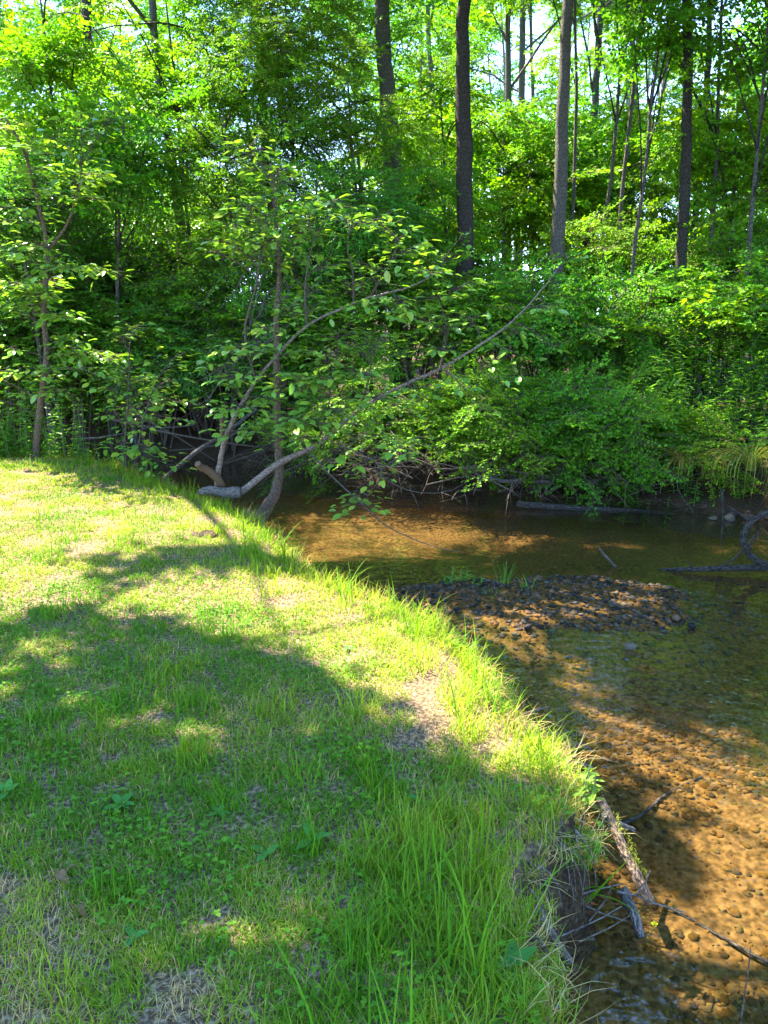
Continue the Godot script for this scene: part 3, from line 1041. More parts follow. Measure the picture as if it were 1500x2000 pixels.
func leafy_twigs(t: Node3D, paths: Array, targets: Array, leaf: float, most: int, steep := 0.0) -> void:
	# a twig from the nearest stem to every target, large leaves along its outer part
	var tw := Soup.new()
	var xf := []
	for a in targets:
		var e := at_z(a[0], a[1], a[2])
		var goal := e + Vector3(0, -0.12 + steep, 0)
		var b := nearest(paths, goal)
		var l := b.distance_to(e)
		var m := b.lerp(e, 0.5) + Vector3(R.randfn(0, 0.05), 0.06, R.randfn(0, 0.05)) * l
		var pts := smooth([b, m, e], 5, 0.012 * l)
		tw.tube(pts, taper(pts.size(), 0.004 + 0.004 * l, 0.0015), 5, Color.WHITE, false)
		var n: int = int(a[3] * 3.8)
		for k in n:
			var u := lerpf(0.25, 1.0, pow((k + R.randf()) / n, 0.8)) * (pts.size() - 1)
			var i := mini(int(u), pts.size() - 2)
			var p: Vector3 = (pts[i] as Vector3).lerp(pts[i + 1], u - i)
			var d := ((pts[i + 1] as Vector3) - (pts[i] as Vector3)).normalized()
			# short side shoot, then the leaf
			var az := R.randf() * TAU
			var out := (Vector3(cos(az), 0, sin(az)) + d * 0.5 + Vector3(0, R.randfn(0.0, 0.2), 0)).normalized()
			var sh := R.randf_range(0.03, 0.26)
			var q := p + out * sh
			tw.tube([p, p.lerp(q, 0.5) + Vector3(0, 0.006, 0), q], [0.0022, 0.0018, 0.0012], 3, Color.WHITE, false)
			var x := (out * Vector3(1, 0.4, 1) + Vector3(R.randfn(0, 0.5), R.randfn(-0.1, 0.16), R.randfn(0, 0.5))).normalized()
			var ls := leaf * R.randf_range(0.55, 1.15)
			xf.append(Transform3D(frame(x, 0.25).scaled(Vector3.ONE * ls), q + x * ls * 0.18))
	part("twigs", tw, M.twig, t).set_meta("kind", "stuff")
	xf.sort_custom(func(p, q): return p.origin.z > q.origin.z)
	var rest := []
	var cols := []
	for i in xf.size():
		if i < most:
			var o := put("leaf", fine[R.randi() % fine.size()], t)
			var x: Transform3D = xf[i]
			x.origin -= t.position
			o.transform = x
		else:
			rest.append(xf[i])
			cols.append(vary(Color.WHITE, 0.2))
	if rest.size():
		scatter("foliage", fine[0], rest, cols, t)

func stem(pix: Array, z0: float, z1: float) -> Array:
	var a := []
	for i in pix.size():
		a.append(at_z(pix[i][0], pix[i][1], lerpf(z0, z1, i / float(pix.size() - 1))))
	return smooth(a, 5, 0.004)

func leaning_shrub() -> void:
	make_fine()
	R.seed = 91
	# the shrub with two long leaning stems
	var base := on_y(440, 965, 0.0)
	var t := thing("leaning_shrub", "large leaved shrub with two long stems leaning out over the creek", "shrub", base)
	var s1 := stem([[428, 962], [424, 940], [430, 900], [438, 862], [452, 828], [480, 775], [505, 738], [545, 690], [600, 636], [660, 606], [720, 582], [800, 560], [860, 530]], 7.15, 6.7)
	var s2 := stem([[440, 968], [474, 958], [545, 905], [620, 868], [700, 802], [780, 756], [860, 720], [940, 672], [1000, 628], [1058, 566], [1092, 520]], 7.1, 6.95)
	var a := Soup.new()
	a.tube(s1, taper(s1.size(), 0.034, 0.005, 0.6), 9, Color.WHITE, true, 0.05)
	part("stem", a, M.shrub_bark, t)
	var b := Soup.new()
	b.tube(s2, taper(s2.size(), 0.048, 0.003, 0.48), 9, Color.WHITE, true, 0.05)
	part("stem", b, M.shrub_bark, t)
	var st := stem([[432, 950], [425, 935], [408, 920], [392, 912], [386, 905]], 7.1, 6.85)
	var c := Soup.new()
	c.tube(st, taper(st.size(), 0.042, 0.028), 10, Color.WHITE, true, 0.06)
	part("cut_stub", c, M.cut_wood, t)
	var st2 := stem([[437, 866], [433, 840], [434, 814]], 7.05, 7.0)
	c = Soup.new()
	c.tube(st2, taper(st2.size(), 0.025, 0.016), 8, Color.WHITE, true, 0.06)
	part("broken_stub", c, M.cut_wood, t)
	var root := stem([[388, 962], [410, 958], [440, 962], [470, 962]], 7.0, 6.95)
	c = Soup.new()
	c.tube(root, [0.02, 0.03, 0.035, 0.04, 0.04, 0.045, 0.045, 0.045, 0.045, 0.045, 0.05, 0.05, 0.055, 0.06, 0.055, 0.05], 9, Color.WHITE, true, 0.08)
	part("root", c, M.drift, t)
	var shoots := []
	for pix in [[[500, 745], [478, 650], [500, 560], [515, 470], [540, 400], [520, 340], [490, 290]], [[600, 636], [596, 560], [610, 480], [640, 420]], [[690, 596], [690, 540], [678, 480], [690, 430]], [[860, 720], [872, 650], [860, 590], [850, 540]], [[700, 802], [720, 740], [726, 680]], [[620, 868], [640, 800], [650, 740]], [[720, 582], [760, 520], [780, 470]]]:
		shoots.append(stem(pix, 6.9, 6.75))
	var sh := Soup.new()
	for q in shoots:
		sh.tube(q, taper(q.size(), 0.011, 0.002), 6, Color.WHITE, false)
	# bare hanging twig over the water with leaves at its end
	var hang := stem([[660, 870], [690, 880], [738, 905], [742, 935], [728, 955], [706, 985]], 6.8, 6.4)
	sh.tube(hang, taper(hang.size(), 0.008, 0.002), 5, Color.WHITE, false)
	var hang2 := stem([[600, 880], [680, 960], [760, 1030], [850, 1068], [905, 1078]], 6.8, 6.1)
	sh.tube(hang2, taper(hang2.size(), 0.008, 0.002), 5, Color.WHITE, false)
	var hang3 := stem([[700, 890], [760, 940], [820, 962], [880, 958], [912, 940]], 6.9, 6.6)
	sh.tube(hang3, taper(hang3.size(), 0.006, 0.0015), 5, Color.WHITE, false)
	var hang4 := stem([[905, 952], [912, 985], [908, 1010]], 6.6, 6.6)
	sh.tube(hang4, taper(hang4.size(), 0.003, 0.001), 4, Color.WHITE, false)
	var hang5 := stem([[800, 952], [815, 985], [816, 1012]], 6.6, 6.5)
	sh.tube(hang5, taper(hang5.size(), 0.003, 0.001), 4, Color.WHITE, false)
	part("shoots", sh, M.twig, t)
	var tg := []
	for p in [[484, 285, 6], [505, 330, 7], [535, 350, 7], [470, 310, 3], [560, 350, 5], [480, 400, 8], [520, 420, 9], [455, 440, 8], [430, 470, 9], [405, 490, 6], [480, 475, 9], [530, 465, 8], [570, 420, 8], [600, 425, 5], [640, 395, 6], [660, 420, 6], [700, 435, 7], [735, 430, 6], [770, 455, 8], [790, 490, 10], [730, 520, 8], [830, 530, 9], [870, 500, 5], [900, 560, 6],
			[600, 560, 7], [640, 520, 6], [560, 600, 8], [600, 600, 8], [690, 560, 8], [740, 590, 8], [780, 600, 9], [820, 620, 9], [850, 580, 7], [880, 640, 7], [660, 650, 9], [620, 690, 10], [700, 680, 10], [740, 660, 9], [780, 690, 9], [560, 690, 9], [520, 640, 7], [500, 690, 7], [470, 680, 7], [440, 690, 6], [420, 720, 7], [450, 740, 8],
			[600, 740, 11], [560, 760, 11], [640, 750, 11], [700, 730, 9], [520, 780, 10], [480, 800, 9], [560, 820, 12], [610, 830, 12], [650, 800, 10], [520, 840, 10], [480, 845, 7], [590, 855, 8], [440, 800, 5], [740, 780, 8], [700, 850, 8], [660, 880, 7], [780, 800, 7], [820, 780, 5], [760, 860, 7], [720, 900, 5], [905, 760, 4], [960, 740, 4], [940, 800, 4], [1010, 650, 5], [1060, 600, 4], [1110, 500, 5], [1000, 700, 4], [1080, 680, 3],
			[706, 990, 7], [700, 975, 5], [735, 930, 3], [800, 880, 5], [830, 850, 5], [690, 830, 6], [540, 730, 7], [860, 680, 6], [920, 620, 5]]:
		tg.append([p[0], p[1], 6.85 + R.randf_range(-0.35, 0.3), p[2]])
	var paths := [s1, s2]
	paths.append_array(shoots)
	paths.append(hang)
	leafy_twigs(t, paths, tg, 0.1, 300)
	# slim tree with a bent foot standing in the water's edge
	var tb := at_z(510, 1008, 7.35)
	var tr := thing("bent_tree", "slim furrowed tree with a bent foot rising from the waterline", "tree", tb)
	var tp := stem([[505, 1012], [520, 992], [538, 960], [546, 915], [544, 860], [541, 780], [541, 700], [540, 620], [546, 540], [540, 450], [534, 380], [528, 320]], 7.35, 7.45)
	var ts := Soup.new()
	var tr_r := taper(tp.size(), 0.1, 0.012, 0.36)
	ts.tube(tp, tr_r, 12, Color.WHITE, true, 0.09, 3.0)
	part("trunk", ts, M.bark_brown, tr)
	var db := Soup.new()
	for pix in [[[540, 520], [512, 540], [500, 590], [486, 640]], [[541, 560], [520, 575], [508, 610], [470, 660]], [[543, 500], [505, 505], [470, 545], [455, 580]], [[541, 590], [566, 570], [556, 545]], [[540, 640], [500, 670], [460, 690], [430, 730]], [[541, 650], [490, 690], [440, 710], [400, 742]], [[540, 660], [470, 700], [420, 760], [395, 800]]]:
		var q := stem(pix, 7.42, 7.15)
		db.tube(q, taper(q.size(), 0.009, 0.0015), 5, Color.WHITE, false)
		for k in 7:
			var u: Vector3 = q[R.randi_range(3, q.size() - 1)]
			var v := u + Vector3(R.randfn(-0.07, 0.08), R.randfn(-0.14, 0.07), R.randfn(0, 0.08))
			db.tube([u, u.lerp(v, 0.5) + Vector3(0.01, 0.01, 0), v], [0.003, 0.0025, 0.001], 3, Color.WHITE, false)
	part("dead_twigs", db, M.drift, tr)
	var tg2 := []
	for p in [[540, 330, 7], [560, 380, 8], [510, 380, 6], [590, 400, 6], [480, 430, 8], [570, 440, 8], [600, 450, 7], [460, 480, 8], [500, 500, 7], [590, 500, 6], [630, 460, 5]]:
		tg2.append([p[0], p[1], 7.35 + R.randf_range(-0.3, 0.25), p[2]])
	leafy_twigs(tr, [tp], tg2, 0.1, 140)
	# sapling at the lawn corner
	var lb := on_y(70, 888, 0.0)
	var sp := thing("lawn_sapling", "slender sapling with shining leaves rising from weeds at the lawn corner", "tree", lb)
	var lp := stem([[70, 892], [78, 800], [90, 700], [86, 600], [92, 490], [70, 380], [45, 290], [10, 230]], 9.2, 8.8)
	var lf := stem([[92, 490], [130, 440], [150, 380], [160, 320]], 9.0, 8.8)
	var ls := Soup.new()
	ls.tube(lp, taper(lp.size(), 0.05, 0.01, 0.7), 9, Color.WHITE, true, 0.06)
	ls.tube(lf, taper(lf.size(), 0.018, 0.004), 6, Color.WHITE, false)
	part("trunk", ls, M.bark_brown, sp)
	var tg3 := []
	for k in 52:
		var py := R.randf_range(200, 780)
		tg3.append([R.randf_range(-60, 240) - maxf(0.0, py - 600.0) * 0.15, py, 9.0 + R.randf_range(-0.7, 0.5), R.randi_range(7, 11)])
	leafy_twigs(sp, [lp, lf], tg3, 0.115, 300)
	# two small saplings on the lawn edge over the hollow
	for q in [[[[246, 912], [244, 860], [250, 780], [252, 700], [255, 640]], 8.4, "thin sapling with white glinting leaves beside the dark hollow", [[215, 760, 7], [240, 720, 7], [270, 740, 7], [300, 760, 8], [330, 780, 7], [220, 800, 8], [260, 800, 8], [300, 820, 7], [240, 660, 6], [265, 640, 5], [230, 860, 5], [350, 820, 6], [380, 790, 6], [290, 870, 5]]],
			[[[262, 915], [270, 870], [280, 820], [295, 770]], 8.2, "low sprig leaning from the lawn edge over the hollow", [[290, 880, 5], [310, 900, 5], [280, 840, 5], [300, 780, 6], [330, 740, 6], [340, 700, 6], [250, 890, 4], [330, 910, 5]]]]:
		var bs := on_y(q[0][0][0], q[0][0][1], 0.0)
		var o := thing("small_sapling", q[2], "sapling", bs)
		var op := stem(q[0], q[1], q[1] - 0.2)
		var os := Soup.new()
		os.tube(op, taper(op.size(), 0.013, 0.003), 6, Color.WHITE, false)
		part("trunk", os, M.twig, o)
		var tg4 := []
		for p in q[3]:
			tg4.append([p[0], p[1], q[1] + R.randf_range(-0.3, 0.2), p[2]])
		leafy_twigs(o, [op], tg4, 0.1, 120)

# ------------------------------------------------------------------ stones
func pebble(seed_: int, flatness: float) -> ArrayMesh:
	R.seed = seed_
	var f := FastNoiseLite.new()
	f.seed = seed_
	f.frequency = 0.9
	var s := Soup.new()
	var rings := 5
	var sides := 8
	var id := []
	for i in rings + 1:
		var a := PI * i / rings
		var row := []
		for k in sides:
			var b := TAU * k / sides
			var d := Vector3(sin(a) * cos(b), cos(a), sin(a) * sin(b))
			var r := 1.0 + f.get_noise_3dv(d * 1.3) * 0.95
			row.append(s.vert(d * r * Vector3(0.5, 0.5 * flatness, 0.42), d, Color.WHITE, Vector2(a, b)))
		id.append(row)
	for i in rings:
		for k in sides:
			var k2 := (k + 1) % sides
			s.face(id[i][k], id[i][k2], id[i + 1][k])
			s.face(id[i][k2], id[i + 1][k2], id[i + 1][k])
	var n := PackedVector3Array()
	n.resize(s.v.size())
	for i in range(0, s.ix.size(), 3):
		var nn := (s.v[s.ix[i + 2]] - s.v[s.ix[i]]).cross(s.v[s.ix[i + 1]] - s.v[s.ix[i]])
		for k in 3:
			n[s.ix[i + k]] += nn
	for i in n.size():
		s.n[i] = n[i].normalized() if n[i].length() > 1e-9 else s.n[i]
	var m := ArrayMesh.new()
	s.surface(m)
	return m

func tinted(src: ArrayMesh, c: Color, wet := false) -> ArrayMesh:
	var a := src.surface_get_arrays(0)
	var cols := PackedColorArray()
	cols.resize(a[Mesh.ARRAY_VERTEX].size())
	cols.fill(c)
	a[Mesh.ARRAY_COLOR] = cols
	var m := ArrayMesh.new()
	m.add_surface_from_arrays(Mesh.PRIMITIVE_TRIANGLES, a)
	m.surface_set_material(0, M.sunken_stone if wet else M.stone)
	return m

func spin() -> Basis:
	return Basis(Vector3.UP, R.randf() * TAU) * Basis(Vector3(R.randfn(0, 1), 0, R.randfn(0, 1)).normalized(), R.randfn(0, 0.25))

func creek_stones() -> void:
	var shapes := []
	for k in 5:
		shapes.append(pebble(200 + k, 0.36 + 0.06 * k))
	var dry := [Color(0.03, 0.028, 0.024), Color(0.055, 0.047, 0.036), Color(0.075, 0.06, 0.042), Color(0.02, 0.02, 0.019), Color(0.11, 0.067, 0.042), Color(0.1, 0.085, 0.062), Color(0.13, 0.065, 0.02), Color(0.045, 0.036, 0.025)]
	var wet := [Color(0.11, 0.061, 0.015), Color(0.08, 0.043, 0.011), Color(0.135, 0.078, 0.02), Color(0.055, 0.034, 0.013), Color(0.1, 0.062, 0.02), Color(0.042, 0.03, 0.014)]
	var dry_m := []
	for i in dry.size():
		for k in 2:
			dry_m.append(tinted(shapes[(i + k * 2) % 5], dry[i]))
	var wet_m := []
	for i in wet.size():
		for k in 2:
			wet_m.append(tinted(shapes[(i + k * 2 + 1) % 5], wet[i], true))
	R.seed = 41
	# gravel bar
	var bar := Node3D.new()
	bar.name = "gravel_bar"
	add_child(bar)
	bar.position = Vector3(1.2, -0.42, -5.4)
	bar.set_meta("kind", "structure")
	bar.set_meta("label", "low bar of dark mixed pebbles rising from the creek")
	bar.set_meta("category", "gravel")
	var list := []
	for i in 10000:
		var x := R.randf_range(-0.5, 3.0)
		var z := R.randf_range(-6.5, -4.3)
		var e := bar_level(x, z)
		if e > 1.12 or (e > 0.75 and R.randf() < (e - 0.75) * 2.2):
			continue
		var s := 0.012 + 0.042 * pow(R.randf(), 2.6)
		list.append([s, Transform3D(spin().scaled(Vector3.ONE * s), Vector3(x, bed_height(x, z) + s * 0.08, z))])
	lay_stones(bar, list, dry_m, 300, "stone")
	# stones of the creek bed
	var bed := get_node("creek_bed")
	list = []
	for i in 32000:
		var z := -1.4 - 5.6 * R.randf()
		var x := R.randf_range(-0.4, 0.56 * absf(z) + 0.3)
		if sd(lawn, Vector2(x, z)) > -0.05 or bar_level(x, z) < 1.05:
			continue
		if N1.get_noise_2d(x * 1.6, z * 1.6) < -0.02 and R.randf() < 0.8:
			continue
		var s := 0.012 + 0.036 * pow(R.randf(), 2.4)
		list.append([s / absf(z), Transform3D(spin().scaled(Vector3.ONE * s), Vector3(x, bed_height(x, z) + s * 0.02, z))])
	lay_stones(bed, list, wet_m, 300, "stone")
	# single larger stones on the bar
	for a in [[1048, 1165, 0.085, 4, "pale pink cobble on the crest of the gravel bar"], [1231, 1262, 0.09, 5, "grey brown cobble at the bar's wet edge"], [1352, 1222, 0.07, 3, "dark blue grey cobble alone in green water"], [1322, 1207, 0.07, 4, "reddish brown cobble at the tip of the bar"], [1012, 1212, 0.06, 6, "orange pebble at the near side of the bar"], [1030, 1224, 0.07, 3, "blue grey cobble beside the orange pebble"]]:
		var p := on_y(a[0], a[1], -0.43)
		var o := put("cobble", tinted(shapes[a[3] % 5], dry[a[3]] * 1.3), self)
		o.transform = Transform3D(spin().scaled(Vector3.ONE * a[2]), p)
		tag(o, a[4], "stone", "larger stones of the gravel bar")
	# stony shore at the right
	for i in 26:
		var p := on_y(R.randf_range(1370, 1520), R.randf_range(985, 1012), -0.43)
		var o := put("shore_stone", tinted(shapes[i % 5], [dry[5], dry[2], dry[4], dry[1]][i % 4]), self)
		o.transform = Transform3D(spin().scaled(Vector3.ONE * R.randf_range(0.06, 0.16)), p)
		tag(o, "pale stone on the little shore below the grass tuft", "stone", "stones of the far right shore")

func lay_stones(parent: Node3D, list: Array, meshes: Array, most: int, nm: String) -> void:
	list.sort_custom(func(a, b): return a[0] > b[0])
	var groups := {}
	for i in list.size():
		var m: int = R.randi() % meshes.size()
		var x: Transform3D = list[i][1]
		if i < most:
			var o := put(nm, meshes[m], parent)
			x.origin -= parent.position
			o.transform = x
		else:
			if not groups.has(m):
				groups[m] = [[], []]
			groups[m][0].append(x)
			groups[m][1].append(vary(Color.WHITE, 0.25))
	for m in groups:
		scatter("pebbles", meshes[m], groups[m][0], groups[m][1], parent)

# ------------------------------------------------------------------ grass
func blade(s: Soup, p: Vector3, az: float, h: float, w: float, lean: float, segs: int, col: Color, tilt := Basis()) -> void:
	var d := Vector3(cos(az), 0, sin(az))
	var side := Vector3(-d.z, 0, d.x)
	var prev_l := p - side * w * 0.5
	var prev_r := p + side * w * 0.5
	for i in range(1, segs + 1):
		var t := i / float(segs)
		var a := lean * t
		var c := p + tilt * (Vector3(0, h * t * cos(a * 0.75), 0) + d * h * sin(a) * t * 0.9)
		var hw := w * 0.5 * (1.0 - pow(t, 2.2))
		if i == segs:
			s.tri(prev_l, prev_r, c, col)
		else:
			var l := c - side * hw
			var r := c + side * hw
			s.tri(prev_l, prev_r, l, col)
			s.tri(prev_r, r, l, col)
			prev_l = l
			prev_r = r

func pixel_of(p: Vector3) -> Vector2:
	var q := Basis(Vector3.RIGHT, deg_to_rad(PITCH)) * (p - Vector3(0, 1.6, 0))
	q.z = minf(q.z, -0.05)
	return Vector2(750.0 + q.x / -q.z * FPX, 1000.0 - q.y / -q.z * FPX)

func patch(s: Soup, at: Vector3, size: float, n: int, h0: float, h1: float, w: float, lean: float, segs: int, col: Color, jit: float, tilt := Basis()) -> void:
	for i in n:
		var a := R.randf() * TAU
		var r := size * sqrt(R.randf())
		var p := at + Vector3(cos(a) * r, -0.004, sin(a) * r)
		blade(s, p, R.randf() * TAU, R.randf_range(h0, h1), w * R.randf_range(0.7, 1.3), lean * R.randf_range(0.2, 1.3), segs, vary(col, jit), tilt)

func clover(s: Soup, at: Vector3, size: float, n: int) -> void:
	for i in n:
		var p := at + Vector3(R.randf_range(-1, 1) * size, R.randf_range(0.02, 0.05), R.randf_range(-1, 1) * size)
		var col := vary(Color(0.1, 0.25, 0.02), 0.25)
		var a0 := R.randf() * TAU
		var l := R.randf_range(0.007, 0.013)
		for k in 3:
			var a := a0 + k * TAU / 3.0
			var x := Vector3(cos(a), R.randfn(0.05, 0.2), sin(a)).normalized()
			var z := x.cross(Vector3.UP).normalized()
			add_leaf(s, Transform3D(Basis(x, z.cross(x), z), p), l, l * 0.95, 0.2, 0.1, col)

func grasses() -> void:
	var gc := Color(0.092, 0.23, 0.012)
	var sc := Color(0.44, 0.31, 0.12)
	var pale := Color(3.2, 1.65, 2.4)  # yellow multiplier: real straw, and sunlit grass painted paler
	var short := Soup.new()
	var mid := Soup.new()
	var tall := Soup.new()
	var dry := Soup.new()
	var clo := Soup.new()
	R.seed = 55
	var z := -0.2
	while z > -10.3:
		var az := absf(z)
		var step := 0.06 + 0.014 * maxf(az, 1.0)
		var x := -0.56 * az - 1.7
		while x < 1.2:
			var p := Vector3(x + R.randf_range(-0.5, 0.5) * step, 0, z + R.randf_range(-0.5, 0.5) * step)
			x += step
			var d := sd(lawn, Vector2(p.x, p.z))
			if d < -0.03:
				continue
			p.y = height(p.x, p.z)
			var pix := pixel_of(p)
			var dense := clampf(15.0 / az, 2.4, 8.0)
			var wide := 0.0022 + 0.0005 * az
			if pix.x < -60.0 or pix.y > 2080.0 or az < 1.0:
				dense = clampf(dense * 0.4, 1.5, 2.6)
				wide *= 1.5
			var n1 := N1.get_noise_2d(p.x * 2.2, p.z * 2.2)
			var n2 := N2.get_noise_2d(p.x * 4.0, p.z * 4.0)
			# strawy, trodden ground by the bank and corner, plus sunlit yellowing put into colour
			var worn_lit := (1.0 - smoothstep(0.15, 0.75, d)) * 0.7 * smoothstep(-7.0, -5.0, p.z)
			worn_lit = maxf(worn_lit, (1.0 - smoothstep(0.3, 1.3, d)) * 0.95 * smoothstep(-2.5, -2.75, p.z) * smoothstep(-5.0, -4.6, p.z))  # bank strip: straw and painted sun together
			worn_lit = maxf(worn_lit, smoothstep(-2.1, -1.7, p.z) * (1.0 - smoothstep(-0.4, 0.25, p.x)) * 0.7)
			worn_lit = maxf(worn_lit, smoothstep(-7.2, -8.9, p.z) * 0.7)
			worn_lit = maxf(worn_lit, smoothstep(-4.0, -5.2, p.z) * 0.5)  # far lawn yellowed in its colour to look sunlit
			worn_lit = clampf(worn_lit + n1 * 0.9 + n2 * 0.35, 0.0, 1.0)
			var bare := worn_lit > 0.82 and R.randf() < 0.65 and not (p.z > -2.35 and p.x > 0.06)
			var tint := gc * vary(Color.WHITE, 0.12).lerp(pale, clampf(worn_lit * 0.75 + n2 * 0.3, 0.0, 0.9))
			var k := step / 0.1
			if not bare:
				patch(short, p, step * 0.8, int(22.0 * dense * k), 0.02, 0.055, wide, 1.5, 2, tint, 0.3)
			if R.randf() < 0.3 + worn_lit * 0.75 and not (bare and R.randf() < 0.15):
				patch(dry, p, step * 0.9, int(11.0 * dense * k), 0.012, 0.05, wide * 0.75, 1.6, 2, sc, 0.3)
			var pocket := p.z > -2.25 and p.z < -1.6 and p.x > 0.2 and d < 0.06
			var longer := (1.0 - smoothstep(0.1, 0.5, d)) * 0.8
			longer = maxf(longer, smoothstep(-0.33, 0.02, p.x + n1 * 0.25) * smoothstep(-2.7, -2.2, p.z) * 0.7)
			if R.randf() < longer * 0.8 + 0.05 and not pocket:
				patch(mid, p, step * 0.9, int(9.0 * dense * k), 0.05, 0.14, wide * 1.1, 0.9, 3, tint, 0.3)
			if R.randf() < longer * 0.2 * (0.5 + smoothstep(-0.2, 0.3, n2)) and not (pocket and R.randf() < 0.8):
				patch(tall, p, 0.05, R.randi_range(5, 12), 0.14, 0.34, 0.0052 + 0.0002 * az, 0.9, 6, gc * vary(Color.WHITE, 0.12).lerp(Color(1.7, 1.25, 1.1), worn_lit * 0.6), 0.25)
			if n1 < 0.05 and R.randf() < 0.4 and p.z > -4.6 and worn_lit < 0.6:
				clover(clo, p, step, int(6.0 * k * dense * 0.5))
		z -= step
	# overhanging fringe on the bank's lip
	for i in lawn.size() - 8:
		var a := lawn[i]
		var b := lawn[i + 1]
		var n := int(a.distance_to(b) / 0.02) + 1
		var out := Vector2(b.y - a.y, a.x - b.x).normalized()
		if sd(lawn, a.lerp(b, 0.5) + out * 0.08) > 0.0:
			out = -out
		for k in n:
			var q := a.lerp(b, R.randf()) + Vector2(R.randfn(0, 0.04), R.randfn(0, 0.04))
			var p := Vector3(q.x, height(q.x, q.y), q.y)
			if p.y < -0.35:
				continue
			if p.z > -2.25 and p.z < -1.6 and R.randf() < 0.55:
				continue
			var t := Basis(Vector3(out.y, 0, -out.x), R.randf_range(0.2, 1.5))
			var worn_lit := clampf(0.4 + N2.get_noise_2d(p.x * 4.0, p.z * 4.0), 0.0, 1.0)
			var roll := R.randf()
			var tint := gc * vary(Color.WHITE, 0.15).lerp(pale, worn_lit * 0.6)
			if roll < 0.36:
				patch(mid, p, 0.05, 10, 0.06, 0.15, 0.004, 0.9, 3, tint, 0.3, t)
			elif roll < 0.88:
				patch(dry, p, 0.05, 12, 0.06, 0.2, 0.003, 1.3, 3, sc, 0.3, t)
			else:
				patch(tall, p, 0.04, 5, 0.12, 0.28, 0.0055, 0.8, 6, tint, 0.25, t)
	for a in [["lawn_grass", short, M.grass, "short mown green grass covering the lawn", "grass"], ["bank_grass", mid, M.grass, "ankle high grass fringing the creek bank", "grass"],
			["tall_grass", tall, M.grass, "long arching grass blades along the bank edge", "grass"], ["dry_grass", dry, M.straw, "straw coloured dead grass in trodden patches", "grass"], ["clover", clo, M.grass, "small round clover leaves among the lawn grass", "clover"]]:
		var o := part(a[0], a[1], a[2], self)
		tag(o, a[3], a[4], "", "stuff")


func rod(nm: String, label: String, cat: String, pts: Array, r0: float, r1: float, mat: Material, group := "", lump := 0.1, side := []) -> Node3D:
	# a stick or log from world points, with optional side prongs that are parts of their own
	var p := smooth(pts, 4, r0 * 0.12)
	var t := thing(nm, label, cat, pts[0], group)
	var s := Soup.new()
	s.tube(p, taper(p.size(), r0, r1), 9 if r0 > 0.012 else 6, Color.WHITE, true, lump, r0 * 900.0)
	part("stick" if r0 < 0.02 else "log", s, mat, t)
	for q in side:
		var w := Soup.new()
		var k := smooth(q, 4, 0.003)
		w.tube(k, taper(k.size(), minf(r0, r1) * 0.5 + 0.002, 0.0025), 6, Color.WHITE, true, 0.08)
		part("prong", w, mat, t)
	return t

func pp(pix: Array, y: float) -> Array:
	return pix.map(func(p): return on_y(p[0], p[1], p[2] if p.size() > 2 else y))

func pz(pix: Array, z: float) -> Array:
	return pix.map(func(p): return at_z(p[0], p[1], z))

func stone_leaf(nm: String, label: String, p: Vector3, l: float, col: Color, cat := "leaf", group := "") -> void:
	var m := fine_leaf(l, l * 0.5, 0.5, 0.3, col, 0.4)
	m.surface_set_material(0, M.straw)
	var o := put(nm, m, self)
	o.transform = Transform3D(Basis(Vector3.UP, R.randf() * TAU) * Basis(Vector3.RIGHT, R.randfn(0, 0.3)), p)
	tag(o, label, cat, group)

